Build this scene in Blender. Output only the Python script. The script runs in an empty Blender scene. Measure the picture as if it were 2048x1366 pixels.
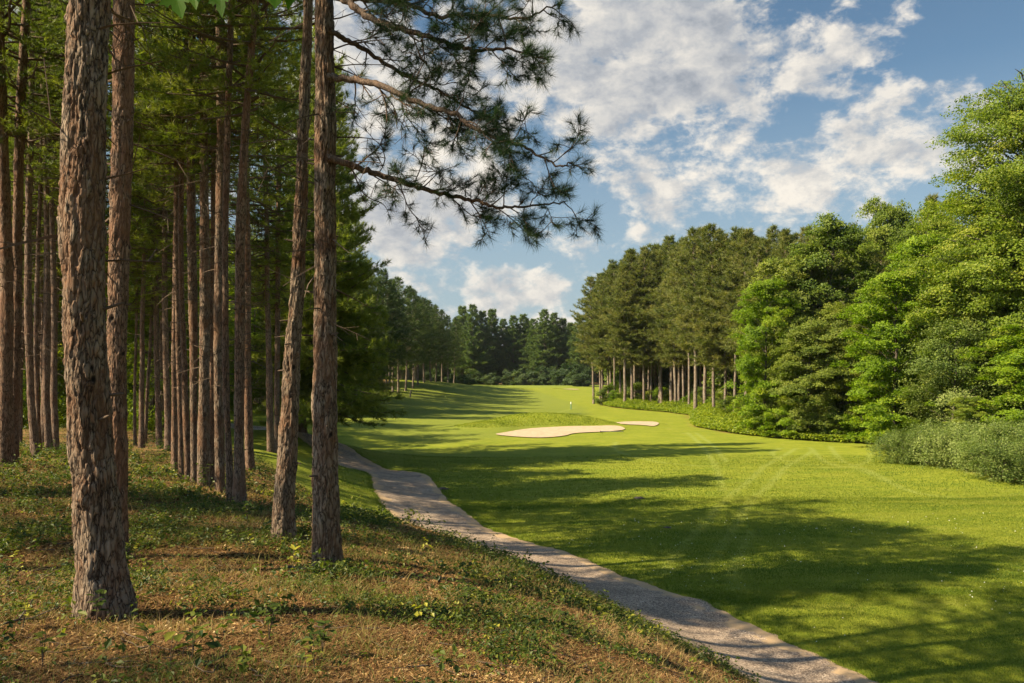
import bpy, math, random
import numpy as np
from mathutils import Matrix, Vector
R_ = np.random.default_rng(7)
random.seed(7)
scene = bpy.context.scene
COL = scene.collection
PI = math.pi
# ------------------------------------------------------------------ camera
CZ = 4.6
F = 1593.0
HORIZON = 750.0
pitch = math.atan((HORIZON - 683.0) / F)
cam = bpy.data.cameras.new("camera"); cam.lens = 28.0; cam.sensor_width = 36.0
cam.clip_start = 0.05; cam.clip_end = 3000
camo = bpy.data.objects.new("camera", cam); COL.objects.link(camo)
camo.location = (0, 0, CZ); camo.rotation_euler = (PI / 2 + pitch, 0, 0)
scene.camera = camo
cp, sp_ = math.cos(pitch), math.sin(pitch)

def un(px, py, Y):
    """photo pixel (2048 wide) and distance along +Y -> world point"""
    u = (px - 1024.0) / F; v = (683.0 - py) / F
    dy = cp - v * sp_; dz = sp_ + v * cp
    k = Y / dy
    return np.array([u * k, Y, CZ + dz * k])

def ung(px, py, z=0.0):
    u = (px - 1024.0) / F; v = (683.0 - py) / F
    dy = cp - v * sp_; dz = sp_ + v * cp
    k = (z - CZ) / dz
    return np.array([u * k, dy * k, z])

def proj(P):
    P = np.asarray(P, float)
    x = P[..., 0]; y = P[..., 1]; z = P[..., 2] - CZ
    d = y * cp + z * sp_; h = -y * sp_ + z * cp
    return 1024 + F * x / d, 683 - F * h / d, d

# ------------------------------------------------------------------ noise
def _h(ix, iy, iz, s=0):
    n = (ix.astype(np.int64) * 374761393 + iy.astype(np.int64) * 668265263 + iz.astype(np.int64) * 2147483647 + s * 974634777) & 0xffffffff
    n = ((n ^ (n >> 13)) * 1274126177) & 0xffffffff
    n = ((n ^ (n >> 16)) * 2246822519) & 0xffffffff
    return ((n ^ (n >> 15)) & 0xffffff) / float(0xffffff)

def vnoise(x, y, z=None, s=0):
    x = np.asarray(x, float); y = np.asarray(y, float)
    z = np.zeros_like(x) if z is None else np.asarray(z, float)
    ix, iy, iz = np.floor(x), np.floor(y), np.floor(z)
    fx, fy, fz = x - ix, y - iy, z - iz
    fx = fx * fx * (3 - 2 * fx); fy = fy * fy * (3 - 2 * fy); fz = fz * fz * (3 - 2 * fz)
    out = 0
    for a in (0, 1):
        for b in (0, 1):
            for c in (0, 1):
                w = (fx if a else 1 - fx) * (fy if b else 1 - fy) * (fz if c else 1 - fz)
                out = out + w * _h(ix + a, iy + b, iz + c, s)
    return out

def fbm(x, y, z=None, s=0, o=4):
    t = 0; a = .5; f = 1.0; n = 0
    z0 = np.zeros_like(np.asarray(x, float)) if z is None else z
    for k in range(o):
        t = t + a * vnoise(x * f, y * f, z0 * f, s + k); n += a; a *= .5; f *= 2.03
    return t / n

def voro(x, y, z, s=0):
    ix, iy, iz = np.floor(x), np.floor(y), np.floor(z)
    d1 = np.full(x.shape, 9.0); d2 = np.full(x.shape, 9.0); idv = np.zeros(x.shape)
    for a in (-1, 0, 1):
        for b in (-1, 0, 1):
            for c in (-1, 0, 1):
                cx, cy, cz = ix + a, iy + b, iz + c
                px = cx + _h(cx, cy, cz, s + 1); py = cy + _h(cx, cy, cz, s + 2); pz = cz + _h(cx, cy, cz, s + 3)
                d = np.sqrt((px - x) ** 2 + (py - y) ** 2 + (pz - z) ** 2)
                hh = _h(cx, cy, cz, s + 4)
                near = d < d1
                d2 = np.where(near, d1, np.minimum(d2, d))
                idv = np.where(near, hh, idv)
                d1 = np.where(near, d, d1)
    return d1, d2, idv

def sstep(a, b, x):
    t = np.clip((x - a) / (b - a), 0, 1); return t * t * (3 - 2 * t)

# ------------------------------------------------------------------ mesh building
def mk(name, V, faces, mats, attrs=None, smooth=False, midx=None):
    me = bpy.data.meshes.new(name)
    V = np.ascontiguousarray(V, np.float32).reshape(-1, 3)
    me.vertices.add(len(V)); me.vertices.foreach_set("co", V.ravel())
    if not isinstance(faces, (list, tuple)): faces = [faces]
    faces = [np.asarray(f, np.int32) for f in faces if len(f)]
    li = np.concatenate([f.ravel() for f in faces])
    cnt = np.concatenate([np.full(len(f), f.shape[1], np.int32) for f in faces])
    st = np.concatenate([[0], np.cumsum(cnt)[:-1]]).astype(np.int32)
    me.loops.add(len(li)); me.loops.foreach_set("vertex_index", li)
    me.polygons.add(len(cnt)); me.polygons.foreach_set("loop_start", st); me.polygons.foreach_set("loop_total", cnt)
    if midx is not None: me.polygons.foreach_set("material_index", np.asarray(midx, np.int32))
    me.polygons.foreach_set("use_smooth", np.full(len(cnt), bool(smooth)))
    for m in (mats if isinstance(mats, (list, tuple)) else [mats]): me.materials.append(m)
    for k, a in (attrs or {}).items():
        at = me.attributes.new(k, 'FLOAT', 'POINT'); at.data.foreach_set("value", np.ascontiguousarray(a, np.float32))
    me.update(calc_edges=True)
    return me

class MB:
    def __init__(s): s.v = []; s.f = {}; s.n = 0; s.a = []
    def add(s, V, Fs, a=0.0):
        V = np.asarray(V, float).reshape(-1, 3)
        s.v.append(V); s.a.append(np.broadcast_to(np.asarray(a, float), (len(V),)).copy())
        for f in (Fs if isinstance(Fs, (list, tuple)) else [Fs]):
            f = np.asarray(f)
            if len(f): s.f.setdefault(f.shape[1], []).append(f + s.n)
        s.n += len(V)
    def mesh(s, name, mat, smooth=False, key='v'):
        V = np.concatenate(s.v); fs = [np.concatenate(f) for f in s.f.values()]
        return mk(name, V, fs, mat, {key: np.concatenate(s.a)}, smooth)

def tube(P, R, seg=6, cap=True):
    P = np.asarray(P, float); n = len(P); R = np.broadcast_to(np.asarray(R, float), (n,))
    T = np.gradient(P, axis=0); T /= np.linalg.norm(T, axis=1)[:, None] + 1e-9
    ref = np.array([0, 0, 1.0]) if abs(T[0][2]) < .8 else np.array([1.0, 0, 0])
    U = np.cross(T, ref); U /= np.linalg.norm(U, axis=1)[:, None] + 1e-9
    W = np.cross(T, U)
    a = np.linspace(0, 2 * PI, seg, endpoint=False)
    V = P[:, None, :] + R[:, None, None] * (np.cos(a)[None, :, None] * U[:, None, :] + np.sin(a)[None, :, None] * W[:, None, :])
    i = np.arange(n - 1)[:, None] * seg; j = np.arange(seg)[None, :]; j2 = (j + 1) % seg
    Q = np.stack([i + j, i + j2, i + seg + j2, i + seg + j], -1).reshape(-1, 4)
    V = V.reshape(-1, 3); fs = [Q]
    if cap:
        V = np.vstack([V, P[-1]]); k = (n - 1) * seg
        fs.append(np.stack([k + np.arange(seg), k + (np.arange(seg) + 1) % seg, np.full(seg, n * seg)], -1))
    return V, fs

def box(c, s, rz=0):
    c = np.asarray(c, float); s = np.asarray(s, float) / 2
    V = np.array([[x, y, z] for x in (-1, 1) for y in (-1, 1) for z in (-1, 1)], float) * s
    ca, sa = math.cos(rz), math.sin(rz)
    V = np.stack([V[:, 0] * ca - V[:, 1] * sa, V[:, 0] * sa + V[:, 1] * ca, V[:, 2]], -1) + c
    return V, [np.array([[0, 1, 3, 2], [4, 6, 7, 5], [0, 4, 5, 1], [2, 3, 7, 6], [0, 2, 6, 4], [1, 5, 7, 3]])]

def link(name, me, parent=None, loc=None):
    o = bpy.data.objects.new(name, me); COL.objects.link(o)
    if parent is not None: o.parent = parent
    if loc is not None: o.location = loc
    return o
def tag(o, label, cat, group=None, kind=None):
    if label: o['label'] = label
    if cat: o['category'] = cat
    if group: o['group'] = group
    if kind: o['kind'] = kind
    return o
def empty(name, loc, rz=0):
    o = bpy.data.objects.new(name, None); COL.objects.link(o); o.location = loc; o.rotation_euler = (0, 0, rz)
    o.empty_display_size = .3
    return o
ORD = ['first', 'second', 'third', 'fourth', 'fifth', 'sixth', 'seventh', 'eighth', 'ninth', 'tenth', 'eleventh', 'twelfth', 'thirteenth',
       'fourteenth', 'fifteenth', 'sixteenth', 'seventeenth', 'eighteenth', 'nineteenth', 'twentieth']
ORD += ['twenty-' + o for o in ORD[:9]] + ['thirtieth'] + ['thirty-' + o for o in ORD[:9]] + ['fortieth'] + ['forty-' + o for o in ORD[:9]] + ['fiftieth']

# ------------------------------------------------------------------ materials
def newmat(name):
    m = bpy.data.materials.new(name); m.use_nodes = True; nt = m.node_tree; nt.nodes.clear()
    out = nt.nodes.new('ShaderNodeOutputMaterial'); return m, nt, out
def N(nt, t, ins=None, **kw):
    n = nt.nodes.new(t)
    for k, v in kw.items(): setattr(n, k, v)
    for k, v in (ins or {}).items():
        if hasattr(v, 'is_output') or isinstance(v, bpy.types.NodeSocket): nt.links.new(v, n.inputs[k])
        else: n.inputs[k].default_value = v
    return n
def ramp(nt, fac, stops, interp='LINEAR'):
    r = nt.nodes.new('ShaderNodeValToRGB'); r.color_ramp.interpolation = interp
    e = r.color_ramp.elements
    while len(e) < len(stops): e.new(.5)
    for i, (p, c) in enumerate(stops):
        e[i].position = p; e[i].color = (*c, 1) if len(c) == 3 else c
    nt.links.new(fac, r.inputs[0]); return r.outputs[0]
def attr(nt, name): return N(nt, 'ShaderNodeAttribute', attribute_name=name).outputs['Fac']
def math_(nt, op, a, b=0.0, clamp=False):
    n = N(nt, 'ShaderNodeMath', operation=op, use_clamp=clamp)
    for i, v in enumerate((a, b)):
        if isinstance(v, bpy.types.NodeSocket): nt.links.new(v, n.inputs[i])
        else: n.inputs[i].default_value = v
    return n.outputs[0]
def mix(nt, f, a, b, mode='MIX'):
    n = N(nt, 'ShaderNodeMix', data_type='RGBA', blend_type=mode)
    for i, v in ((0, f), (6, a), (7, b)):
        if isinstance(v, bpy.types.NodeSocket): nt.links.new(v, n.inputs[i])
        else: n.inputs[i].default_value = v if i == 0 else (*v, 1)
    return n.outputs[2]
def noise(nt, vec, scale, detail=4, rough=.55, dist=0.0, out=0):
    n = N(nt, 'ShaderNodeTexNoise', {'Scale': scale, 'Detail': detail, 'Roughness': rough, 'Distortion': dist})
    nt.links.new(vec, n.inputs['Vector']); return n.outputs[out]
def mapping(nt, vec, scale=(1, 1, 1), rot=(0, 0, 0), loc=(0, 0, 0)):
    return N(nt, 'ShaderNodeMapping', {'Vector': vec, 'Scale': scale, 'Rotation': rot, 'Location': loc}).outputs[0]
def pos(nt): return N(nt, 'ShaderNodeNewGeometry').outputs['Position']

def leafmat(name, stops, transl=.35, rough=.5, spec=.25, key='v'):
    m, nt, out = newmat(name)
    f = math_(nt, 'ADD', attr(nt, key), math_(nt, 'MULTIPLY', math_(nt, 'SUBTRACT', N(nt, 'ShaderNodeObjectInfo').outputs['Random'], .5), .3), True)
    c = ramp(nt, f, stops)
    p = N(nt, 'ShaderNodeBsdfPrincipled', {'Base Color': c, 'Roughness': rough, 'Specular IOR Level': spec})
    t = N(nt, 'ShaderNodeBsdfTranslucent', {'Color': mix(nt, 1.0, c, (1.35, 1.5, .55), 'MULTIPLY')})
    ms = N(nt, 'ShaderNodeMixShader', {0: transl, 1: p.outputs[0], 2: t.outputs[0]})
    nt.links.new(ms.outputs[0], out.inputs[0]); return m

def simple(name, col, rough=.7, spec=.3):
    m, nt, out = newmat(name)
    c = mix(nt, noise(nt, pos(nt), 9, 3), tuple(x * .8 for x in col), tuple(min(1, x * 1.15) for x in col))
    p = N(nt, 'ShaderNodeBsdfPrincipled', {'Base Color': c, 'Roughness': rough, 'Specular IOR Level': spec})
    nt.links.new(p.outputs[0], out.inputs[0]); return m

M = {}
M['pine_olive'] = leafmat('pine needles olive', [(0, (.045, .068, .016)), (.5, (.130, .150, .034)), (1, (.25, .230, .065))], .34)
M['pine_dark'] = leafmat('pine needles dark', [(0, (.024, .050, .016)), (.5, (.062, .098, .026)), (1, (.11, .145, .035))], .28)
M['pine_mid'] = leafmat('pine needles green', [(0, (.035, .065, .012)), (.5, (.125, .160, .024)), (1, (.26, .27, .05))], .45)
M['white_pine'] = leafmat('white pine needles', [(0, (.035, .068, .020)), (.5, (.085, .132, .030)), (1, (.15, .19, .045))], .32)
M['maple'] = leafmat('maple leaves', [(0, (.085, .145, .008)), (.5, (.170, .258, .010)), (1, (.31, .35, .02))], .42)
M['maple_big'] = leafmat('broad leaves yellow green', [(0, (.080, .120, .012)), (.5, (.160, .218, .020)), (1, (.30, .31, .04))], .42)
M['oak'] = leafmat('oak leaves', [(0, (.055, .095, .012)), (.5, (.140, .190, .022)), (1, (.25, .28, .035))], .36)
M['oak_light'] = leafmat('pale oak leaves', [(0, (.07, .11, .016)), (.5, (.175, .215, .03)), (1, (.28, .29, .05))], .36)
M['silver'] = leafmat('silvery leaves', [(0, (.07, .115, .025)), (.5, (.15, .20, .040)), (1, (.25, .28, .08))], .34)
M['olive_bush'] = leafmat('autumn olive leaves', [(0, (.04, .075, .015)), (.5, (.15, .20, .042)), (1, (.36, .40, .14))], .38)
M['fern'] = leafmat('fern leaves', [(0, (.075, .12, .008)), (.5, (.19, .245, .012)), (1, (.33, .35, .02))], .42)
M['plant'] = leafmat('seedling leaves', [(0, (.028, .052, .010)), (.5, (.080, .110, .016)), (.85, (.17, .18, .025)), (1, (.34, .32, .04))], .36)
M['blade'] = leafmat('lawn blades', [(0, (.062, .112, .009)), (.5, (.130, .170, .014)), (1, (.25, .26, .04))], .35, .55, .2)
M['dry'] = leafmat('dry grass', [(0, (.07, .11, .02)), (.4, (.16, .17, .05)), (.7, (.28, .21, .09)), (1, (.38, .27, .13))], .3, .8, .1)
M['litter'] = leafmat('fallen leaves', [(0, (.04, .020, .010)), (.4, (.13, .068, .028)), (.7, (.29, .17, .068)), (.9, (.50, .35, .16)), (1, (.66, .52, .32))], .12, .85, .1)
M['overhang'] = leafmat('overhanging maple leaf', [(0, (.05, .13, .006)), (1, (.10, .2, .01))], .5)

def barkmat(name, plate1, plate2, under, crack, sc=1.0, bump=.6, geo=False):
    m, nt, out = newmat(name)
    tc = N(nt, 'ShaderNodeTexCoord').outputs['Object']
    v = mapping(nt, tc, (sc, sc, sc * .22))
    wv = N(nt, 'ShaderNodeVectorMath', {0: v, 1: N(nt, 'ShaderNodeVectorMath', {0: noise(nt, v, 9, 3, out=1), 'Scale': .16}, operation='SCALE').outputs[0]}, operation='ADD').outputs[0]
    vo = N(nt, 'ShaderNodeTexVoronoi', {'Vector': wv, 'Scale': 17.0}, feature='DISTANCE_TO_EDGE').outputs['Distance']
    vc = N(nt, 'ShaderNodeTexVoronoi', {'Vector': wv, 'Scale': 17.0}).outputs['Color']
    sepr = N(nt, 'ShaderNodeSeparateColor', {0: vc}).outputs[0]
    fine = noise(nt, mapping(nt, tc, (sc, sc, sc * .4)), 60, 4, .65)
    big = noise(nt, tc, 2.3, 3)
    f1 = math_(nt, 'ADD', math_(nt, 'MULTIPLY', sepr, .45), math_(nt, 'MULTIPLY', fine, .6), True)
    plate = mix(nt, f1, plate1, plate2)
    plate = mix(nt, ramp(nt, math_(nt, 'ADD', math_(nt, 'MULTIPLY', big, .6), math_(nt, 'MULTIPLY', noise(nt, v, 30, 3), .4)), [(.46, (0, 0, 0)), (.62, (1, 1, 1))]), plate, under)
    ck = ramp(nt, vo, [(0.0, (1, 1, 1)), (.07, (.35, .35, .35)), (.16, (0, 0, 0))])
    col = mix(nt, ck, plate, crack)
    if geo:
        g = attr(nt, 'crack')
        col = mix(nt, math_(nt, 'MULTIPLY', g, .75), col, crack)
        vv = attr(nt, 'flake')
        col = mix(nt, math_(nt, 'MULTIPLY', vv, .5), col, under)
        kn = attr(nt, 'knot')
        col = mix(nt, kn, col, (.012, .009, .007))
    h = math_(nt, 'ADD', math_(nt, 'MULTIPLY', ramp(nt, vo, [(0, (0, 0, 0)), (.2, (1, 1, 1))]), .7), math_(nt, 'MULTIPLY', fine, .5))
    b = N(nt, 'ShaderNodeBump', {'Strength': bump, 'Distance': .02 / sc, 'Height': h})
    p = N(nt, 'ShaderNodeBsdfPrincipled', {'Base Color': col, 'Roughness': .85, 'Specular IOR Level': .2, 'Normal': b.outputs[0]})
    nt.links.new(p.outputs[0], out.inputs[0]); return m
M['bark_near'] = barkmat('weathered pine bark near', (.125, .088, .060), (.31, .24, .175), (.16, .080, .042), (.020, .012, .007), 1.5, .9, True)
M['bark_red'] = barkmat('reddish pine bark', (.13, .080, .052), (.30, .205, .14), (.175, .085, .046), (.022, .013, .007), 1.6, .8, True)
M['bark_mid'] = barkmat('red pine bark', (.12, .080, .055), (.25, .18, .13), (.16, .085, .05), (.03, .017, .010), 1.3, .6)
M['bark_far'] = barkmat('pine bark far', (.145, .120, .095), (.31, .26, .205), (.18, .13, .09), (.06, .04, .03), .6, .4)
M['bark_hard'] = barkmat('hardwood bark', (.09, .075, .06), (.17, .145, .12), (.12, .09, .07), (.03, .025, .02), .8, .4)
M['twig'] = simple('twig wood', (.10, .072, .052), .9, .1)
M['limb'] = barkmat('pine limb bark', (.10, .07, .05), (.20, .15, .12), (.14, .08, .05), (.03, .02, .014), 2.0, .4)

# ------------------------------------------------------------------ terrain heights
CP = []
def c3(px, py, Y): CP.append(un(px, py, Y))
def cw(x, y, z): CP.append(np.array([x, y, z], float))
for a in [(190, 1232, 6.0), (232, 1128, 9), (650, 1138, 9.5), (565, 1076, 10.5), (478, 1012, 15), (439, 986, 17), (405, 974, 18), (350, 943, 21),
          (497, 936, 23), (537, 901, 30), (334, 905, 28), (300, 893, 33), (10, 930, 17.5), (68, 910, 21), (105, 904, 23),
          (100, 1366, 4.5), (700, 1366, 4.65), (1100, 1366, 5.4), (1385, 1366, 6.5), (1212, 1245, 9.1), (985, 1115, 13.4), (860, 1060, 18.0),
          (700, 960, 31), (640, 1000, 23.5), (515, 866, 54), (605, 862, 44), (470, 850, 62), (280, 850, 56),
          (700, 880, 56), (760, 845, 72), (700, 812, 95), (740, 790, 112), (820, 790, 118), (852, 765, 150), (900, 766, 165), (965, 774, 190), (1040, 770, 230),
          (1150, 771, 210), (1000, 790, 150), (900, 800, 125), (1100, 792, 150), (1180, 802, 135), (1130, 780, 182), (1200, 812, 116), (1300, 815, 109), (1400, 835, 86),
          (1560, 878, 57), (1760, 885, 54)]: c3(*a)
for a in [(0, 0, 3.0), (-3, 0, 3.1), (-9, 4, 3.1), (-6, -6, 3.2), (1.2, -8, 3.0), (1.6, 2.5, 2.7), (-16, 8, 3.0), (-14, -8, 3.3), (-30, 0, 3.0), (-28, 20, 2.4),
          (4.4, 11.9, .0), (3.0, 15, 0), (1.4, 18.3, 0), (.3, 21.2, .02), (-1.5, 23.6, .05), (-2.9, 27.1, .05), (-4.1, 31.9, .02), (-5, 36, 0), (-7.5, 40, 0), (-12, 47.5, .25),
          (5.6, 8.5, 0), (7.5, 2, .0), (9.5, -6, 0), (5.2, 3, .4), (4.0, 7.5, .5),
          (10, 12, -.05), (20, 14, 0), (10, 22, -.1), (22, 24, .05), (30, 35, .1), (8, 32, -.05), (16, 42, 0), (2, 40, -.1), (5, 50, 0), (30, 55, .2), (-2, 60, .05), (12, 75, -.05), (20, 95, 0),
          (40, 20, .3), (45, 60, .8), (60, 100, 1.2), (14, -10, 0), (40, -10, .3), (-40, 50, 1.3), (-40, 80, 1.8), (-60, 40, 2.2), (-50, 110, 2.6), (-60, 160, 3.2),
          (40, 150, .8), (40, 210, 1.6), (0, 270, 2.0), (-60, 260, 3), (60, 270, 2), (100, 60, 2), (-90, -10, 3.2), (-90, 150, 3.5), (20, -40, .5), (-40, -40, 3.4)]: cw(*a)
for a in [(1765, 1366), (1490, 1238), (1385, 1192), (1130, 1096), (930, 1020), (850, 943), (1900, 1366), (2040, 1300), (1640, 1210), (1300, 1060)]: CP.append(ung(a[0], a[1], .06))
CP = np.array(CP)
def _U(r2): return np.where(r2 > 1e-9, .5 * r2 * np.log(r2 + 1e-12), 0)
_n = len(CP); _sc = 30.0
_X = CP[:, :2] / _sc
_K = _U(((_X[:, None] - _X[None]) ** 2).sum(-1)) + np.eye(_n) * 0.002
_Pm = np.hstack([np.ones((_n, 1)), _X])
_A = np.block([[_K, _Pm], [_Pm.T, np.zeros((3, 3))]])
_W = np.linalg.solve(_A, np.concatenate([CP[:, 2], np.zeros(3)]))

def smooth_poly(pts, k=3):
    P = np.asarray(pts, float)
    for _ in range(k):
        Q = np.roll(P, -1, 0)
        P = np.stack([P * .75 + Q * .25, P * .25 + Q * .75], 1).reshape(-1, P.shape[1])
    return P
def inpoly(x, y, poly):
    x = np.asarray(x); y = np.asarray(y); c = np.zeros(x.shape, bool)
    n = len(poly); j = n - 1
    for i in range(n):
        xi, yi = poly[i][:2]; xj, yj = poly[j][:2]
        c ^= ((yi > y) != (yj > y)) & (x < (xj - xi) * (y - yi) / (yj - yi + 1e-12) + xi)
        j = i
    return c
def polydist(x, y, pl):
    """distance to an open polyline (n,2), plus param index"""
    d = np.full(np.shape(x), 1e9)
    for i in range(len(pl) - 1):
        ax, ay = pl[i][:2]; bx, by = pl[i + 1][:2]
        dx, dy = bx - ax, by - ay
        t = np.clip(((x - ax) * dx + (y - ay) * dy) / (dx * dx + dy * dy + 1e-12), 0, 1)
        d = np.minimum(d, (x - ax - t * dx) ** 2 + (y - ay - t * dy) ** 2)
    return np.sqrt(d)
def cr(pts, n=8):
    """Catmull-Rom through points"""
    P = np.asarray(pts, float); P = np.vstack([2 * P[0] - P[1], P, 2 * P[-1] - P[-2]])
    out = []
    for i in range(1, len(P) - 2):
        t = np.linspace(0, 1, n, endpoint=False)[:, None]
        a, b, c, d = P[i - 1], P[i], P[i + 1], P[i + 2]
        out.append(.5 * ((2 * b) + (-a + c) * t + (2 * a - 5 * b + 4 * c - d) * t ** 2 + (-a + 3 * b - 3 * c + d) * t ** 3))
    out.append(P[-2][None]); return np.vstack(out)

b1px = [(983, 869), (1012, 865), (1045, 859), (1075, 856), (1111, 854), (1144, 852), (1184, 852), (1230, 850), (1246, 854), (1253, 860), (1210, 864), (1177, 865), (1144, 867), (1134, 871), (1105, 874), (1072, 875), (1029, 873)]
BUNK1 = smooth_poly([un(px, py, 58 + (876 - py) * .42)[:2] for px, py in b1px], 2)
b2px = [(1222, 846), (1250, 843), (1290, 842), (1315, 844), (1319, 848), (1308, 853), (1285, 850), (1250, 849)]
BUNK2 = smooth_poly([un(px, py, 70 + (853 - py) * .5)[:2] for px, py in b2px], 2)
b3px = [(1095, 780), (1130, 777.5), (1155, 778), (1160, 781), (1130, 782.5), (1105, 782.5)]
BUNK3 = smooth_poly([un(px, py, 180 + (783 - py) * 1.6)[:2] for px, py in b3px], 2)
def planefit(px, Ys):
    P = np.array([un(p[0], p[1], y) for p, y in zip(px, Ys)]); A = np.column_stack([P[:, 0] * 0 + 1, P[:, 1]])
    return np.linalg.lstsq(A, P[:, 2], rcond=None)[0]
PLANES = [(BUNK1, planefit(b1px, [58 + (876 - q[1]) * .42 for q in b1px])), (BUNK2, planefit(b2px, [70 + (853 - q[1]) * .5 for q in b2px]))]
PATHR = [tuple(ung(px, py, .06)[:2]) for px, py in [(1765, 1366), (1640, 1308), (1490, 1238), (1385, 1192), (1250, 1148), (1130, 1096), (1005, 1060), (930, 1020), (888, 982), (869, 957), (850, 943), (790, 934), (735, 924), (690, 915)]]
PATHR = [(10.2, .5), (7.9, 6.5)] + PATHR + [(-12.2, 48.5), (-14.9, 53), (-17.4, 58), (-20.5, 62.5), (-25.5, 66), (-34, 69), (-46, 73), (-60, 80)]
def resample(P, step, sm=0):
    P = np.asarray(P, float); L = np.concatenate([[0], np.cumsum(np.linalg.norm(np.diff(P, axis=0), axis=1))])
    t = np.arange(0, L[-1], step); Q = np.stack([np.interp(t, L, P[:, c]) for c in range(P.shape[1])], -1)
    if sm:
        k = np.hanning(2 * sm + 3)[1:-1]; k /= k.sum()
        Q = np.stack([np.convolve(np.pad(Q[:, c], sm, 'reflect', reflect_type='odd'), k, 'valid') for c in range(Q.shape[1])], -1)
    return Q
_pr = resample(cr(PATHR, 8), .3, 5)
_t = np.gradient(_pr, axis=0); _t /= np.linalg.norm(_t, axis=1)[:, None]
_nr = np.stack([-_t[:, 1], _t[:, 0]], -1)      # left of travel
PATHC = resample(_pr + _nr * 1.38, .45, 3)

def mounds(x, y):
    z = 0
    for cx, cy, sx, sy, h, rot in [(1.2, 71.0, 3.8, 2.6, .95, .1), (5.8, 72.0, 3.4, 2.4, .85, 0), (-2.2, 66.5, 3.2, 2.4, .42, .2), (9.6, 79, 4.0, 3.0, .5, 0),
                               (14, 27, 9, 2.6, .16, -.25), (4, 33, 6, 3, .16, -.3), (19, 37, 8, 3, .14, -.2), (8, 18, 4, 3, .10, 0),
                               (8, 178, 7, 4, .35, 0), (-10, 95, 12, 6, .35, .3), (-14, 60, 5, 4, .25, 0)]:
        dx, dy = x - cx, y - cy; c, s = math.cos(rot), math.sin(rot)
        u = dx * c + dy * s; v = -dx * s + dy * c
        z = z + h * np.exp(-(u / sx) ** 2 - (v / sy) ** 2)
    return z
def tz(x, y):
    x = np.asarray(x, float); y = np.asarray(y, float); sh = x.shape
    xf = x.ravel(); yf = y.ravel(); out = np.zeros(len(xf))
    for i in range(0, len(xf), 20000):
        q = np.stack([xf[i:i + 20000], yf[i:i + 20000]], -1) / _sc
        r2 = ((q[:, None] - _X[None]) ** 2).sum(-1)
        out[i:i + 20000] = _U(r2) @ _W[:_n] + _W[_n] + q @ _W[_n + 1:]
    z = out.reshape(sh)
    z = z + mounds(x, y)
    far = sstep(300, 800, np.hypot(x, y)); z = z * (1 - far) + 1.5 * far
    z = np.clip(z, -1.5, 7)
    z = z + (fbm(x * .35, y * .35, s=11, o=3) - .5) * .10 + (fbm(x * .09, y * .09, s=12, o=2) - .5) * .22 * sstep(14, 30, np.hypot(x, y))
    d = np.where((np.abs(x) < 14) & (y > 50) & (y < 80), 1, 0)
    for B, pl in PLANES:
        if d.any():
            Bc = np.vstack([B, B[:1]])
            m = (np.abs(x - B[:, 0].mean()) < 10) & (np.abs(y - B[:, 1].mean()) < 8)
            if m.any():
                xm, ym = x[m], y[m]
                sd = polydist(xm, ym, Bc) * np.where(inpoly(xm, ym, B), -1, 1)
                w = sstep(1.1, .05, sd); z[m] = z[m] * (1 - w) + (pl[0] + pl[1] * ym - .04) * w
    return z
def tz1(x, y): return float(tz(np.array([x]), np.array([y]))[0])

# forest-floor mask: 1 on the litter hill, 0 on mown grass
HILL_EDGE = [(1.0, -40), (1.6, -5), (2.5, 3), (2.9, 7.0), (3.1, 9.5), (2.4, 12.0), (1.1, 15.4), (-.6, 18.6), (-2.4, 20.6), (-4.0, 21.6), (-5.3, 22.6), (-7.0, 25.0), (-9.0, 27.5), (-11.5, 31.5), (-15, 36), (-19, 41), (-26, 46), (-36, 47), (-120, 52), (-120, -40)]
RIGHT_EDGE = [(25.5, 24), (22.0, 30), (21.0, 36), (22.2, 42), (24.2, 50), (23.5, 54), (19.8, 57), (17.0, 63), (16.5, 72), (18.5, 82), (20, 90), (19, 100), (14.5, 108), (13, 118), (17, 132), (22, 150), (26, 180), (32, 218), (10, 236), (-22, 228), (-30, 200), (-27, 168), (-22, 145),
              (-19.5, 118), (-20, 98), (-24, 90), (-38, 92), (-120, 95), (-150, 300), (200, 300), (200, 0), (40, 0)]
def fmask(x, y):
    w = (fbm(x * .5, y * .5, s=31, o=3) - .5) * 2.2
    out = np.zeros(np.shape(x))
    for poly in (HILL_EDGE, RIGHT_EDGE):
        pc = list(poly) + [poly[0]]
        d = polydist(x, y, pc) * np.where(inpoly(x, y, poly), 1, -1)
        soft = np.where(y < 20, .5, .9)
        out = np.maximum(out, sstep(-soft, soft, d + w * np.where(y < 22, .35, .6)))
    return out

TRACKS = []
for tr in [[(1592, 897), (1530, 935), (1455, 1000), (1370, 1085), (1322, 1150)], [(1628, 900), (1575, 935), (1500, 1010), (1450, 1080), (1405, 1135)],
           [(1620, 895), (1660, 930), (1720, 945), (1830, 985), (1930, 1000)], [(1660, 893), (1690, 925), (1780, 965)], [(1742, 905), (1735, 922), (1700, 938), (1640, 940)],
           [(1232, 885), (1232, 900), (1265, 912), (1330, 925), (1420, 935)], [(1375, 868), (1402, 890), (1432, 935), (1446, 985)], [(1392, 868), (1424, 890), (1452, 925)],
           [(1190, 812), (1150, 818), (1100, 832)], [(1560, 897), (1545, 905), (1560, 920), (1640, 935)], [(1500, 1060), (1478, 1110), (1465, 1160), (1480, 1190)]]:
    TRACKS.append(cr([ung(a, b)[:2] for a, b in tr], 6))

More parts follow.
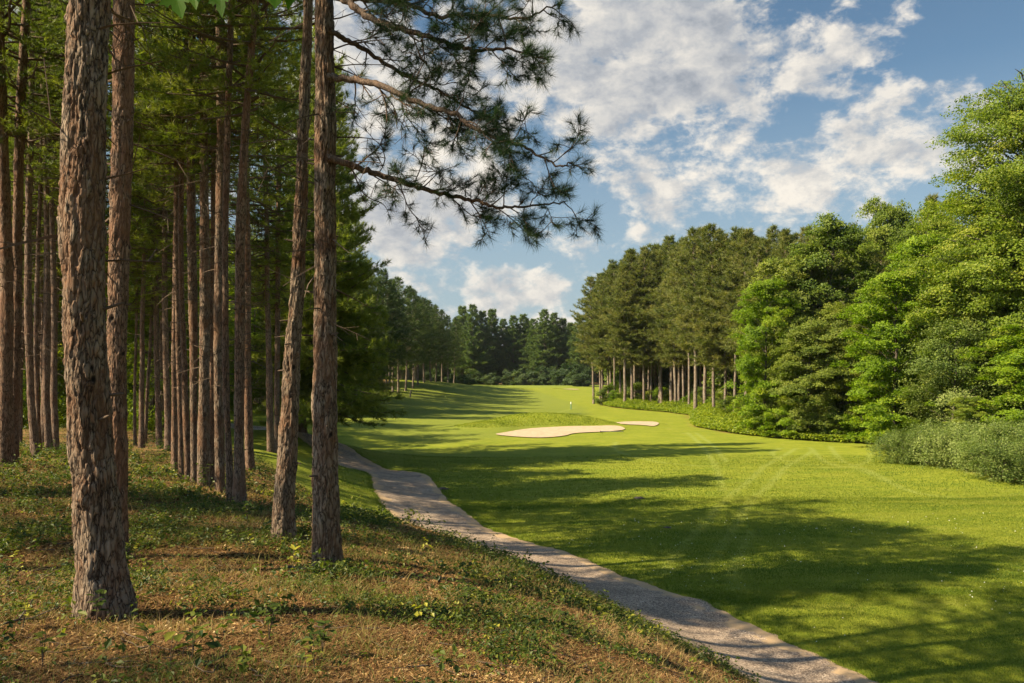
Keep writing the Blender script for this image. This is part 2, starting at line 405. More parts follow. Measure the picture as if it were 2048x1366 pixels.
def axis(core0, core1, step, lo, hi, g=1.045):
    c = list(np.arange(core0, core1, step)); s = step; v = core0; L = []
    while v > lo: s *= g; v -= s; L.append(v)
    s = step; v = c[-1]; Hh = []
    while v < hi: s *= g; v += s; Hh.append(v)
    return np.array(L[::-1] + c + Hh)
gx = axis(-12, 24, .17, -900, 900); gy = axis(2.5, 52, .17, -500, 1400, 1.03)
GX, GY = np.meshgrid(gx, gy)
GZ = tz(GX, GY)
FM = fmask(GX, GY)
nx, ny = len(gx), len(gy)
# micro relief on the forest floor
near = (np.hypot(GX, GY) < 40)
GZ = GZ + FM * near * (fbm(GX * 2.2, GY * 2.2, s=5, o=3) - .5) * .09
PD = np.full(GX.shape, 99.0)
mnear = (GY > -3) & (GY < 90) & (GX > -70) & (GX < 16)
PD[mnear] = polydist(GX[mnear], GY[mnear], PATHC)
TR = np.zeros(GX.shape)
mt = (GY > 14) & (GY < 110) & (GX > -2) & (GX < 34)
for t in TRACKS: TR[mt] = np.maximum(TR[mt], sstep(.25, .04, polydist(GX[mt], GY[mt], t)))
MN = np.clip(mounds(GX, GY) * 1.2, 0, 1) * ((GY > 60) & (GY < 85) & (np.abs(GX) < 12))
GR = np.zeros(GX.shape)   # putting green: finer, paler
GR = sstep(1.15, .9, np.hypot((GX - 4) / 20, (GY - 222) / 26))
FW = sstep(1.05, .95, np.hypot((GX + 6) / 16, (GY - 118) / 62))   # closely mown fairway

# dips under the path so that the sheet lies on top
GZ = GZ - .05 * sstep(1.45, 1.2, PD)

i = np.arange(ny - 1)[:, None] * nx; j = np.arange(nx - 1)[None, :]
Q = np.stack([i + j, i + j + 1, i + nx + j + 1, i + nx + j], -1).reshape(-1, 4)
VV = np.stack([GX, GY, GZ], -1).reshape(-1, 3)
qm = FM.ravel()[Q].mean(1) > .5

def groundmat():
    m, nt, out = newmat('ground grass and litter')
    p = pos(nt)
    fm = attr(nt, 'fm')
    # lawn
    n1 = noise(nt, p, .35, 5, .6); n2 = noise(nt, p, 2.2, 4, .6); n3 = noise(nt, p, 26, 4, .7)
    n4 = noise(nt, mapping(nt, p, (1, .55, 1), (0, 0, .3)), 90, 3, .7)
    n5 = noise(nt, mapping(nt, p, (.30, 1.3, 1), (0, 0, .12)), 1.1, 5, .62)
    n1 = math_(nt, 'ADD', math_(nt, 'MULTIPLY', n1, .4), math_(nt, 'MULTIPLY', n5, .6))
    f = math_(nt, 'ADD', math_(nt, 'ADD', math_(nt, 'MULTIPLY', n1, .48), math_(nt, 'MULTIPLY', n2, .24)), math_(nt, 'ADD', math_(nt, 'MULTIPLY', n3, .25), math_(nt, 'MULTIPLY', n4, .12)))
    lawn = ramp(nt, f, [(.36, (.070, .118, .009)), (.46, (.126, .166, .013)), (.56, (.182, .208, .018)), (.70, (.27, .27, .035))])
    lawn = mix(nt, math_(nt, 'MULTIPLY', attr(nt, 'fw'), .55), lawn, (.135, .168, .028))
    lawn = mix(nt, math_(nt, 'MULTIPLY', attr(nt, 'green'), .6), lawn, (.15, .19, .035))
    dryp = ramp(nt, noise(nt, p, .8, 5, .65), [(.60, (0, 0, 0)), (.72, (1, 1, 1))])
    lawn = mix(nt, math_(nt, 'MULTIPLY', dryp, .5), lawn, (.25, .23, .06))
    lawn = mix(nt, math_(nt, 'MULTIPLY', attr(nt, 'tr'), math_(nt, 'ADD', .25, math_(nt, 'MULTIPLY', n2, .9))), lawn, (.215, .25, .05))
    rough = ramp(nt, noise(nt, mapping(nt, p, (3, 1, 3)), 4, 4, .7), [(.4, (.13, .17, .012)), (.6, (.22, .24, .02))])
    lawn = mix(nt, attr(nt, 'mn'), lawn, rough)
    # litter
    l1 = noise(nt, p, 30, 5, .75); l2 = noise(nt, p, 3.1, 4, .6); l3 = N(nt, 'ShaderNodeTexVoronoi', {'Vector': p, 'Scale': 38.0}).outputs['Color']
    l3 = N(nt, 'ShaderNodeSeparateColor', {0: l3}).outputs[0]
    lf = math_(nt, 'ADD', math_(nt, 'MULTIPLY', l1, .6), math_(nt, 'MULTIPLY', l3, .4))
    lit = ramp(nt, lf, [(.25, (.045, .022, .01)), (.45, (.15, .075, .030)), (.6, (.29, .17, .065)), (.8, (.44, .30, .14))])
    grn = ramp(nt, l1, [(.3, (.03, .055, .010)), (.6, (.09, .115, .022)), (.8, (.16, .16, .05))])
    gm = ramp(nt, l2, [(.46, (0, 0, 0)), (.60, (1, 1, 1))])
    farf = attr(nt, 'farf')
    lit = mix(nt, math_(nt, 'MULTIPLY', gm, math_(nt, 'SUBTRACT', .75, math_(nt, 'MULTIPLY', farf, .3))), lit, grn)
    col = mix(nt, fm, lawn, lit)
    h = math_(nt, 'ADD', math_(nt, 'MULTIPLY', n3, .5), math_(nt, 'MULTIPLY', n4, .5))
    h2 = math_(nt, 'ADD', math_(nt, 'MULTIPLY', l1, .8), math_(nt, 'MULTIPLY', l3, .5))
    hh = N(nt, 'ShaderNodeMix', {0: fm, 2: h, 3: h2}, data_type='FLOAT').outputs[0]
    b = N(nt, 'ShaderNodeBump', {'Strength': .75, 'Distance': .035, 'Height': hh})
    pr = N(nt, 'ShaderNodeBsdfPrincipled', {'Base Color': col, 'Roughness': .9, 'Specular IOR Level': .12, 'Normal': b.outputs[0]})
    nt.links.new(pr.outputs[0], out.inputs[0]); return m
M['ground'] = groundmat()
AT = {'fm': FM.ravel(), 'tr': TR.ravel(), 'mn': MN.ravel(), 'green': GR.ravel(), 'fw': FW.ravel() * (1 - FM.ravel()), 'farf': sstep(25, 45, np.hypot(GX, GY)).ravel()}
def submesh(name, sel, mat):
    q = Q[sel]; u, inv = np.unique(q.ravel(), return_inverse=True)
    return mk(name, VV[u], inv.reshape(-1, 4), mat, {k: a[u] for k, a in AT.items()}, True)
tag(link('lawn', submesh('lawn', ~qm, M['ground'])), 'mown green golf fairway and rough running from the path to the far green', 'lawn', kind='structure')
tag(link('forest_floor', submesh('forest_floor', qm, M['ground'])), 'brown leaf and needle covered forest ground under the pines', 'forest floor', kind='structure')
# shared lookup of the built terrain: bilinear
def gz(x, y):
    x = np.asarray(x, float); y = np.asarray(y, float)
    a = np.clip(np.searchsorted(gx, x) - 1, 0, nx - 2); b = np.clip(np.searchsorted(gy, y) - 1, 0, ny - 2)
    u = np.clip((x - gx[a]) / (gx[a + 1] - gx[a]), 0, 1); v = np.clip((y - gy[b]) / (gy[b + 1] - gy[b]), 0, 1)
    return (GZ[b, a] * (1 - u) * (1 - v) + GZ[b, a + 1] * u * (1 - v) + GZ[b + 1, a] * (1 - u) * v + GZ[b + 1, a + 1] * u * v)
def gf(arr, x, y):
    a = np.clip(np.searchsorted(gx, x) - 1, 0, nx - 1); b = np.clip(np.searchsorted(gy, y) - 1, 0, ny - 1)
    return arr[b, a]
def G(x, y): return float(gz(np.array([x]), np.array([y]))[0])

# ------------------------------------------------------------------ cart path
def pathmat():
    m, nt, out = newmat('gravelly asphalt path')
    p = pos(nt); e = attr(nt, 'e')
    g = N(nt, 'ShaderNodeTexVoronoi', {'Vector': p, 'Scale': 48.0}).outputs['Color']; gr = N(nt, 'ShaderNodeSeparateColor', {0: g}).outputs[0]
    n = noise(nt, p, 45, 3, .7); big = noise(nt, p, 1.3, 4, .6)
    f = math_(nt, 'ADD', math_(nt, 'MULTIPLY', gr, .6), math_(nt, 'ADD', math_(nt, 'MULTIPLY', n, .25), math_(nt, 'MULTIPLY', big, .25)))
    c = ramp(nt, f, [(.2, (.085, .062, .046)), (.45, (.235, .175, .130)), (.7, (.40, .305, .225)), (.9, (.68, .55, .42))])
    en = math_(nt, 'ADD', e, math_(nt, 'ADD', math_(nt, 'MULTIPLY', math_(nt, 'SUBTRACT', noise(nt, p, .9, 4, .6), .5), 1.1), math_(nt, 'MULTIPLY', math_(nt, 'SUBTRACT', noise(nt, p, 5, 3), .5), .35)))
    sm = ramp(nt, en, [(.74, (0, 0, 0)), (.80, (1, 1, 1))])
    sand = mix(nt, noise(nt, p, 30, 4, .7), (.30, .20, .11), (.50, .37, .23))
    patch = ramp(nt, noise(nt, mapping(nt, p, loc=(7, 3, 0)), 1.15, 5, .55), [(.63, (0, 0, 0)), (.66, (1, 1, 1))])
    crk = ramp(nt, N(nt, 'ShaderNodeTexVoronoi', {'Vector': N(nt, 'ShaderNodeVectorMath', {0: p, 1: noise(nt, p, 3, 3, out=1)}, operation='ADD').outputs[0], 'Scale': 1.1}, feature='DISTANCE_TO_EDGE').outputs['Distance'], [(0, (1, 1, 1)), (.018, (0, 0, 0))])
    c = mix(nt, math_(nt, 'MULTIPLY', crk, .6), c, (.04, .032, .026))
    c = mix(nt, ramp(nt, big, [(.35, (.35, .35, .35)), (.6, (0, 0, 0))]), c, (.10, .08, .065))
    c = mix(nt, math_(nt, 'MAXIMUM', sm, patch), c, sand)
    h = math_(nt, 'ADD', math_(nt, 'MULTIPLY', gr, .6), n)
    b = N(nt, 'ShaderNodeBump', {'Strength': .8, 'Distance': .012, 'Height': h})
    pr = N(nt, 'ShaderNodeBsdfPrincipled', {'Base Color': c, 'Roughness': .88, 'Specular IOR Level': .2, 'Normal': b.outputs[0]})
    nt.links.new(pr.outputs[0], out.inputs[0]); return m
M['path'] = pathmat()
pc = resample(PATHC, .14, 4)
tt = np.gradient(pc, axis=0); tt /= np.linalg.norm(tt, axis=1)[:, None]; nn = np.stack([-tt[:, 1], tt[:, 0]], -1)
sarc = np.concatenate([[0], np.cumsum(np.linalg.norm(np.diff(pc, axis=0), axis=1))])
off = np.linspace(-1, 1, 19)
wob = .10 * (fbm(sarc * 1.6, sarc * 0, s=3) - .5) * 2 + .06 * (fbm(sarc * 6, sarc * 0 + 4, s=3) - .5) * 2
wobl = .10 * (fbm(sarc * 1.6, sarc * 0 + 9, s=8) - .5) * 2 + .06 * (fbm(sarc * 6, sarc * 0 + 4, s=9) - .5) * 2
hw = np.where(off[None] < 0, 1.38 + wob[:, None], 1.38 + wobl[:, None])
PX = pc[:, None, 0] + nn[:, None, 0] * off[None] * hw; PY = pc[:, None, 1] + nn[:, None, 1] * off[None] * hw
edge = np.abs(off)[None] + 0 * PX
PZ = gz(PX, PY) + .055 - .05 * sstep(.9, 1.0, edge)
npc, no = PX.shape
i = np.arange(npc - 1)[:, None] * no; j = np.arange(no - 1)[None]
PQ = np.stack([i + j, i + no + j, i + no + j + 1, i + j + 1], -1).reshape(-1, 4)
tag(link('cart_path', mk('cart_path', np.stack([PX, PY, PZ], -1), PQ, M['path'], {'e': edge.ravel()}, True)), 'worn asphalt cart path with sandy crumbling edges curving down the slope', 'path', kind='structure')

# ------------------------------------------------------------------ bunkers
def sandmat():
    m, nt, out = newmat('bunker sand'); p = pos(nt)
    c = ramp(nt, noise(nt, p, 3, 5, .6), [(.3, (.34, .26, .175)), (.7, (.46, .36, .25))])
    b = N(nt, 'ShaderNodeBump', {'Strength': .5, 'Distance': .05, 'Height': noise(nt, mapping(nt, p, (1, 4, 1)), 4, 4, .6)})
    pr = N(nt, 'ShaderNodeBsdfPrincipled', {'Base Color': c, 'Roughness': .95, 'Specular IOR Level': .1, 'Normal': b.outputs[0]})
    nt.links.new(pr.outputs[0], out.inputs[0]); return m
M['sand'] = sandmat()
def bunker(poly, name, lab):
    c = poly.mean(0); k = 14
    rings = [c[None] + (poly - c) * t for t in np.linspace(0.04, 1, k)]
    P = np.concatenate(rings); n = len(poly)
    z = gz(P[:, 0], P[:, 1]) + .06
    i = np.arange(k - 1)[:, None] * n; j = np.arange(n)[None]; j2 = (j + 1) % n
    q = np.stack([i + j, i + n + j, i + n + j2, i + j2], -1).reshape(-1, 4)
    V = np.column_stack([P, z]); V = np.vstack([V, [c[0], c[1], G(*c) + .06]])
    t = np.stack([np.arange(n), (np.arange(n) + 1) % n, np.full(n, len(P))], -1)
    tag(link(name, mk(name, V, [q, t], M['sand'], None, True)), lab, 'sand bunker', kind='structure')
bunker(BUNK1, 'sand_bunker', 'large pale sand bunker below the grassy mound')
bunker(BUNK2, 'sand_bunker', 'small pale sand bunker to the right of the large one')
bunker(BUNK3, 'sand_bunker', 'thin distant sand bunker beside the putting green')

# ------------------------------------------------------------------ foliage generators
def needles(mb, C, D, n, ln, wd, spread, rng, v, jitter=.25):
    """tufts of single-triangle needles. C (k,3) centres, D (k,3) directions"""
    k = len(C)
    if k == 0: return
    d = D[:, None, :] * (1 - spread) + rng.normal(size=(k, n, 3)) * spread * .75
    d /= np.linalg.norm(d, axis=2)[..., None] + 1e-9
    L = ln * (1 + jitter * rng.normal(size=(k, n)))[..., None]
    s = np.cross(d, rng.normal(size=(k, n, 3))); s /= np.linalg.norm(s, axis=2)[..., None] + 1e-9
    base = C[:, None, :] - D[:, None, :] * (rng.random((k, n, 1)) * ln * .55)
    A = base - s * wd / 2; B = base + s * wd / 2; T = base + d * L
    V = np.stack([A, B, T], 2).reshape(-1, 3)
    Fc = np.arange(len(V)).reshape(-1, 3)
    vv = np.broadcast_to(np.asarray(v).reshape(-1, 1, 1), (k, n, 3)) + rng.normal(size=(k, n, 1)) * .08
    mb.add(V, [Fc], np.clip(vv, 0, 1).reshape(-1))

def leaves(mb, C, Nn, size, rng, v, asp=.62, fold=False):
    k = len(C)
    Nn = Nn / (np.linalg.norm(Nn, axis=1)[:, None] + 1e-9)
    t = np.cross(Nn, rng.normal(size=(k, 3))); t /= np.linalg.norm(t, axis=1)[:, None] + 1e-9
    b = np.cross(Nn, t); s = np.broadcast_to(np.asarray(size).reshape(-1, 1), (k, 1))
    V = np.stack([C - t * s * .5, C + b * s * asp * .5 + Nn * s * .10, C + t * s * .5 - Nn * s * .08, C - b * s * asp * .5 + Nn * s * .10], 1)
    if fold:
        Fc = np.array([[0, 1, 2], [0, 2, 3]])[None] + np.arange(k)[:, None, None] * 4
        mb.add(V.reshape(-1, 3), [Fc.reshape(-1, 3)], np.repeat(v, 4))
    else:
        Fc = np.arange(k * 4).reshape(-1, 4); mb.add(V.reshape(-1, 3), [Fc], np.repeat(v, 4))

def nrm(a): return a / (np.linalg.norm(a) + 1e-9)

def pine(seed, H, cb, R, nd, wd, ln, mat, dens=1.0, dead=True, style='red', r0=.16, tuftgap=.22, bark='bark_far', lo=.7):
    """returns dict of meshes: trunk, branches, crown"""
    rng = np.random.default_rng(seed)
    tr, br, cr_ = MB(), MB(), MB()
    zz = np.linspace(-.4, H, 16)
    wx = np.cumsum(rng.normal(size=16)) * .035; wy = np.cumsum(rng.normal(size=16)) * .035
    wx -= wx[1]; wy -= wy[1]
    rad = r0 * (1 - .85 * np.clip(zz / H, 0, 1) ** 1.3) + r0 * .45 * np.exp(-np.clip(zz + .2, 0, 9) * 2.5)
    V, Fs = tube(np.stack([wx, wy, zz], -1), rad, 8); tr.add(V, Fs)
    C, D, VA = [], [], []
    def axis_pt(z): return np.array([np.interp(z, zz, wx), np.interp(z, zz, wy), z])
    z = cb
    while z < H - .15:
        t = (z - cb) / (H - cb)
        if style == 'red': prof = (.55 + .45 * min(1, t / .3)) * (1 - max(0, (t - .3) / .7) ** 1.5 * .93)
        elif style == 'low': prof = (1 - t ** 1.35 * .9)
        else: prof = (.5 + .5 * min(1, t / .15)) * (1 - t ** 1.2 * .85)
        nb = int(rng.integers(4, 6)) if style != 'white' else int(rng.integers(4, 7))
        a0 = rng.random() * 6.28
        for b in range(nb):
            if rng.random() > dens: continue
            L = R * prof * rng.uniform(.55, 1.18) + .15
            a = a0 + b * 2 * PI / nb + rng.normal() * .3
            el = (-.25 + 1.05 * t ** 1.3 + rng.normal() * .13) if style != 'white' else (-.05 + .5 * t + rng.normal() * .08)
            P0 = axis_pt(z + rng.normal() * .08); P = [P0]; n = 6
            for s in range(n):
                e2 = el + (.45 if style != 'white' else .22) * (s / n) ** 1.5 + rng.normal() * .07; a += rng.normal() * .09
                P.append(P[-1] + L / n * np.array([math.cos(a) * math.cos(e2), math.sin(a) * math.cos(e2), math.sin(e2)]))
            P = np.array(P)
            V, Fs = tube(P, np.linspace(.018 + .009 * L, .006, n + 1), 4, False); br.add(V, Fs)
            nt_ = max(3, int(L / .28)); vb = rng.normal() * .12
            for q in range(nt_):
                u = lo - .45 + (1.45 - lo) * (q + rng.random()) / nt_ if nt_ else 1
                u = min(max(u, .18), 1.0)
                f = u * n; k = min(int(f), n - 1); p = P[k] + (P[k + 1] - P[k]) * (f - k); dr = nrm(P[k + 1] - P[k])
                side = nrm(np.cross(dr, [0, 0, 1])) * (1 if q % 2 else -1)
                dd = nrm(dr * .7 + side * rng.uniform(.4, 1.1) + np.array([0, 0, rng.normal() * .3 + .12]))
                tl = (.22 + .30 * L * (1.15 - u)) * rng.uniform(.6, 1.2)
                m = max(1, int(tl / tuftgap))
                for w in range(m):
                    c = p + dd * tl * (w + 1) / m
                    up = nrm(dd + np.array([0, 0, .35 + .3 * t]))
                    C.append(c); D.append(up); VA.append(.48 + vb + rng.normal() * .12 + .1 * (w + 1) / m)
                if tl > .3:
                    V, Fs = tube([p, p + dd * tl], [.006, .004], 3, False); br.add(V, Fs)
            C.append(P[-1]); D.append(nrm(P[-1] - P[-2] + np.array([0, 0, .2]))); VA.append(.55 + vb)
        z += rng.uniform(.32, .5) * (1.35 if style == 'white' else 1) * (H / 18) ** .5
    # leader
    for q in range(5):
        C.append(axis_pt(H - q * .14)); D.append(np.array([0, 0, 1.0])); VA.append(.55)
    if dead:
        z = cb * .30
        while z < cb:
            a = rng.random() * 6.28; L = rng.uniform(.4, 1.0) * (.5 + 1.3 * z / cb)
            P = [axis_pt(z)]; el = rng.uniform(-.35, .3)
            for s in range(4):
                a += rng.normal() * .12; el -= .05; P.append(P[-1] + L / 4 * np.array([math.cos(a) * math.cos(el), math.sin(a) * math.cos(el), math.sin(el)]))
            V, Fs = tube(P, np.linspace(.014, .004, 5), 3, False); br.add(V, Fs)
            for s in (2, 3):
                V, Fs = tube([P[s], P[s] + rng.normal(size=3) * .16], [.005, .003], 3, False); br.add(V, Fs)
            z += rng.uniform(.12, .38)
    needles(cr_, np.array(C), np.array(D), nd, ln, wd, .52, rng, np.array(VA))
    return dict(trunk=tr.mesh('trunk', M[bark], True), branches=br.mesh('branchwork', M['twig']), crown=cr_.mesh('crown', M[mat]), H=H)

def decid(seed, H, R, base, nc, nl, lf, mat, flat=.42, cs=.62, upright=.0, rt=None, bark='bark_hard', lump=.5, power=.8):
    rng = np.random.default_rng(seed)
    tr, cr_ = MB(), MB()
    zz = np.linspace(-.4, H * .86, 12)
    wx = np.cumsum(rng.normal(size=12)) * .09; wy = np.cumsum(rng.normal(size=12)) * .09; wx -= wx[1]; wy -= wy[1]
    r0 = rt or H * .0105
    V, Fs = tube(np.stack([wx, wy, zz], -1), r0 * (1 - .88 * np.clip(zz / H, 0, 1)) + r0 * .5 * np.exp(-np.clip(zz + .2, 0, 9) * 2), 8); tr.add(V, Fs)
    nlimb = max(10, nc // 9)
    tl = (np.arange(nlimb) + rng.random(nlimb)) / nlimb; al = np.arange(nlimb) * 2.399 + rng.normal(size=nlimb) * .5
    profl = np.minimum(1, .50 + tl / .22 * .5) * np.sqrt(1 - np.clip((tl - .50) / .53, 0, 1) ** 2)
    rl = R * profl * np.clip(rng.normal(.92, .20 * (lump / .5), nlimb), .4, 1.35)
    li = rng.integers(0, nlimb, nc); inn = rng.random(nc) < .22
    uo = np.where(inn, rng.uniform(.15, .7, nc), rng.uniform(.62, 1.06, nc))
    sp = R * .155 + .12
    a = al[li]; t = tl[li]; r = rl[li] * uo
    z = base + (H - base) * t * .96 + .05 * r * (1 + t)
    ax = np.interp(z, zz, wx); ay = np.interp(z, zz, wy)
    cofs = rng.normal(size=(nc, 3)) * np.array([sp, sp, sp * .42])
    cofs[:, 2] -= .18 * (cofs[:, 0] ** 2 + cofs[:, 1] ** 2) / sp
    CC = np.stack([ax + r * np.cos(a), ay + r * np.sin(a), z], -1) + cofs
    CC[:, 2] = np.maximum(CC[:, 2], base * .6)
    for k in range(nlimb):
        zt_ = base + (H - base) * tl[k] + .10 * rl[k]; zb = max(base * .7, zt_ - .45 * rl[k] - .6)
        p0 = np.array([np.interp(zb, zz, wx), np.interp(zb, zz, wy), zb]); p1 = np.array([p0[0] + rl[k] * .9 * math.cos(al[k]), p0[1] + rl[k] * .9 * math.sin(al[k]), zt_])
        mid = (p0 + p1) / 2 + np.array([0, 0, .10 * rl[k]]) + rng.normal(size=3) * .12
        V, Fs = tube([p0, mid, p1], [r0 * .32 * (1 - .6 * tl[k]), r0 * .18, .012], 4, False); tr.add(V, Fs)
    k = nc * nl
    out = np.stack([np.cos(a), np.sin(a), np.zeros(nc)], -1)
    off = rng.normal(size=(nc, nl, 3)); off /= np.linalg.norm(off, axis=2)[..., None]; off *= rng.random((nc, nl, 1)) ** .5 * cs * 1.55; off[..., 2] *= flat
    sz = rng.uniform(.7, 1.3, (nc, 1, 1)); off *= sz
    off[..., 2] -= .25 * (off[..., 0] ** 2 + off[..., 1] ** 2) / cs
    P = CC[:, None] + off + out[:, None] * np.abs(rng.normal(size=(nc, nl, 1))) * cs * .4
    if upright: P[..., 2] += np.abs(rng.normal(size=(nc, nl))) * upright
    nn_ = np.array([0, 0, .8]) + out[:, None] * .55 + rng.normal(size=(nc, nl, 3)) * .5
    v = .45 + rng.normal(size=(nlimb, 1))[li] * .10 + rng.normal(size=(nc, 1)) * .10 + rng.normal(size=(nc, nl)) * .14
    leaves(cr_, P.reshape(-1, 3), nn_.reshape(-1, 3), lf * rng.uniform(.65, 1.3, k), rng, np.clip(v, 0, 1).reshape(-1))
    return dict(trunk=tr.mesh('trunk', M[bark], True), crown=cr_.mesh('crown', M[mat]), H=H)

def place(V, name, x, y, h, rz, label, cat, group=None, sxy=1.0, parts=('trunk', 'branches', 'crown'), tilt=(0, 0), z=None):
    zz = G(x, y) if z is None else z
    o = empty(name, (x, y, zz), rz)
    o.rotation_euler = (tilt[0], tilt[1], rz)
    s = h / V['H']; o.scale = (s * sxy, s * sxy, s)
    tag(o, label, cat, group)
    for p in parts:
        if p in V: link('branchwork' if p == 'branches' else p, V[p], o)
    return o
rnd = random.Random(11)
def atpx(px, Y): return (px - 1024.0) / F * Y * 1.0

# ------------------------------------------------------------------ right-hand red pine stand
RP = [pine(100 + k, 19.5, [6.6, 5.4, 7.4, 6.0, 8.2][k], 3.0, 20, .055, .36, 'pine_olive', tuftgap=.23, r0=[.17, .14, .19, .15, .13][k], dead=k % 2 == 1, lo=.6) for k in range(5)]
front = [(1187, 781, 125), (1204, 790, 122), (1216, 801, 120), (1229, 806, 118), (1249, 817, 110), (1264, 816, 111), (1270, 806, 116), (1287, 815, 110), (1301, 810, 113), (1319, 806, 114), (1342, 814, 109), (1357, 816, 107),
         (1366, 812, 104), (1377, 825, 97), (1390, 832, 90), (1409, 826, 92), (1427, 839, 83), (1449, 836, 82), (1467, 830, 80), (1491, 839, 76), (1510, 840, 72)]
for k, (px, py, Y) in enumerate(front):
    x = atpx(px, Y); zt = G(x, Y)
    top = np.interp(px, [1180, 1250, 1320, 1350, 1400, 1430, 1480, 1520], [562, 520, 482, 482, 470, 462, 470, 490]) + rnd.uniform(-12, 12)
    h = un(px, top, Y)[2] - zt
    place(RP[(k * 3) % 5], 'pine_tree', x, Y, h, rnd.uniform(0, 6.28), 'bare-trunked pine, %s from left in the front row of the right-hand stand' % ORD[k], 'pine tree', 'pines in the front row of the right-hand stand', sxy=1.15,
          tilt=(rnd.uniform(-.02, .02), rnd.uniform(-.03, .03)))
cnt = 0; pts = [(atpx(p, Y), Y) for p, _, Y in front]
for k, (px, Y, tp) in enumerate([(1505, 84, 468), (1530, 80, 478), (1548, 90, 462), (1572, 84, 474), (1590, 92, 466), (1612, 84, 462), (1640, 90, 470), (1480, 92, 470), (1520, 98, 480), (1460, 96, 476), (1665, 84, 455), (1440, 98, 470), (1400, 108, 478), (1370, 112, 482), (1340, 118, 488), (1310, 122, 500), (1280, 124, 512), (1250, 126, 520), (1222, 128, 540), (1200, 130, 552), (1350, 104, 500), (1322, 110, 505), (1296, 114, 515), (1266, 118, 528), (1240, 120, 532)]):
    x = atpx(px, Y); pts.append((x, Y))
    place(RP[(k * 2) % 5], 'pine_tree', x, Y, un(px, tp + rnd.uniform(-8, 8), Y)[2] - G(x, Y), rnd.uniform(0, 6.28), 'tall pine in the back rows of the right-hand pine stand', 'pine tree', 'pines in the back rows of the right-hand stand', sxy=1.1)
tries = 0
while cnt < 58 and tries < 4000:
    tries += 1
    Y = rnd.uniform(62, 150); x = rnd.uniform(14, 46)
    px = 1024 + F * x / Y
    edgepx = np.interp(Y, [60, 80, 97, 110, 125, 150], [1540, 1478, 1385, 1290, 1192, 1180])
    if px < edgepx + 10 or px > 1900: continue
    if min((x - a) ** 2 + (Y - b) ** 2 for a, b in pts) < 2.5 ** 2: continue
    if Y < 72 and px < 1560: continue
    pts.append((x, Y)); cnt += 1
    h = min(rnd.uniform(18.5, 21.5), 4.6 + (750 - 478 + rnd.uniform(-10, 14)) / 1593 * Y)
    place(RP[rnd.randrange(4)], 'pine_tree', x, Y, h, rnd.uniform(0, 6.28), 'tall pine in the back rows of the right-hand pine stand', 'pine tree', 'pines in the back rows of the right-hand stand')

# ------------------------------------------------------------------ right-hand broadleaf trees
MAP1 = decid(201, 15, 3.0, .8, 460, 125, .18, 'maple', cs=.42, flat=.42)
MAP2 = decid(202, 17, 3.6, 1.2, 580, 125, .17, 'maple_big', cs=.46, flat=.42)
OAK1 = decid(203, 17, 3.6, 2.0, 520, 125, .185, 'oak', cs=.47, flat=.44)
OAK2 = decid(204, 15, 3.4, 1.5, 500, 120, .185, 'oak_light', cs=.46, flat=.44)
BIG = decid(205, 23, 5.0, 1.6, 1350, 110, .16, 'maple_big', cs=.50, lump=.6, flat=.42)
SIL = decid(206, 9, 2.1, .5, 300, 110, .12, 'silver', cs=.42, upright=.2)
SMALL = decid(207, 4.2, 1.7, .4, 120, 80, .16, 'oak', cs=.35)
SMALLM = decid(208, 4.5, 1.9, .4, 130, 80, .16, 'maple', cs=.35)
def tree_at(V, px, Y, toppx, label, name='maple_tree', cat='tree', sxy=1.0, rz=None, group=None):
    x = atpx(px, Y); z = G(x, Y); h = un(px, toppx, Y)[2] - z
    return place(V, name, x, Y, h, rz if rz is not None else rnd.uniform(0, 6.28), label, cat, group, sxy * V['H'] / h * (h / V['H']) ** .6)
tree_at(MAP1, 1532, 59.5, 548, 'bright green slender maple at the right end of the pine trunks', sxy=.78)
tree_at(OAK2, 1595, 62, 508, 'pale yellow-green oak beside the bright slender maple', 'oak_tree', sxy=1.0)
tree_at(OAK1, 1680, 61, 432, 'dark green oak with rounded top in the middle of the right-hand edge', 'oak_tree', sxy=1.0)
tree_at(OAK2, 1620, 56.5, 640, 'low dense oak with grey-green foliage over dark trunks', 'oak_tree', sxy=1.0)
tree_at(OAK2, 1690, 56, 600, 'mid-height oak leaning out over the undergrowth left of the bright maple', 'oak_tree', sxy=.85)
tree_at(OAK1, 1790, 66, 392, 'tall dark broadleaf tree with its round top alone against the sky', 'oak_tree', sxy=.8)
tree_at(MAP2, 1850, 60, 430, 'yellow-green broadleaf tree behind the bright maple', sxy=.8)
tree_at(MAP1, 1790, 49, 530, 'bright lime-green maple with drooping sprays beside the olive shrubs', sxy=1.0)
tree_at(MAP1, 1845, 52, 455, 'upper lime-green maple rising behind the bright drooping one', sxy=.85)
tree_at(BIG, 2068, 46, 150, 'tallest broadleaf tree at the right edge with layered yellow-green foliage', sxy=1.0)
tree_at(MAP2, 1955, 47, 470, 'yellow-green maple filling the gap left of the tallest tree', sxy=1.0)
tree_at(SIL, 1895, 45, 640, 'silvery grey-green small tree in front of the yellow-green maples', 'willow_tree', sxy=1.05)
tree_at(MAP1, 2060, 41, 640, 'low deep-green tree with broad hanging leaves at the right frame edge', sxy=1.1)
tree_at(MAP2, 2120, 44, 330, 'yellow-green tree partly outside the right frame edge', sxy=1.1)
tree_at(MAP2, 1940, 42, 790, 'low orange-tinged sapling behind the olive shrubs', 'sapling', 'sapling', sxy=.75)
pk = place(RP[1], 'pine_tree', atpx(1872, 68), 68, un(1872, 395, 68)[2] - G(atpx(1872, 68), 68), 1.0, 'lone pine top poking above the bright broadleaf trees on the right', 'pine tree')
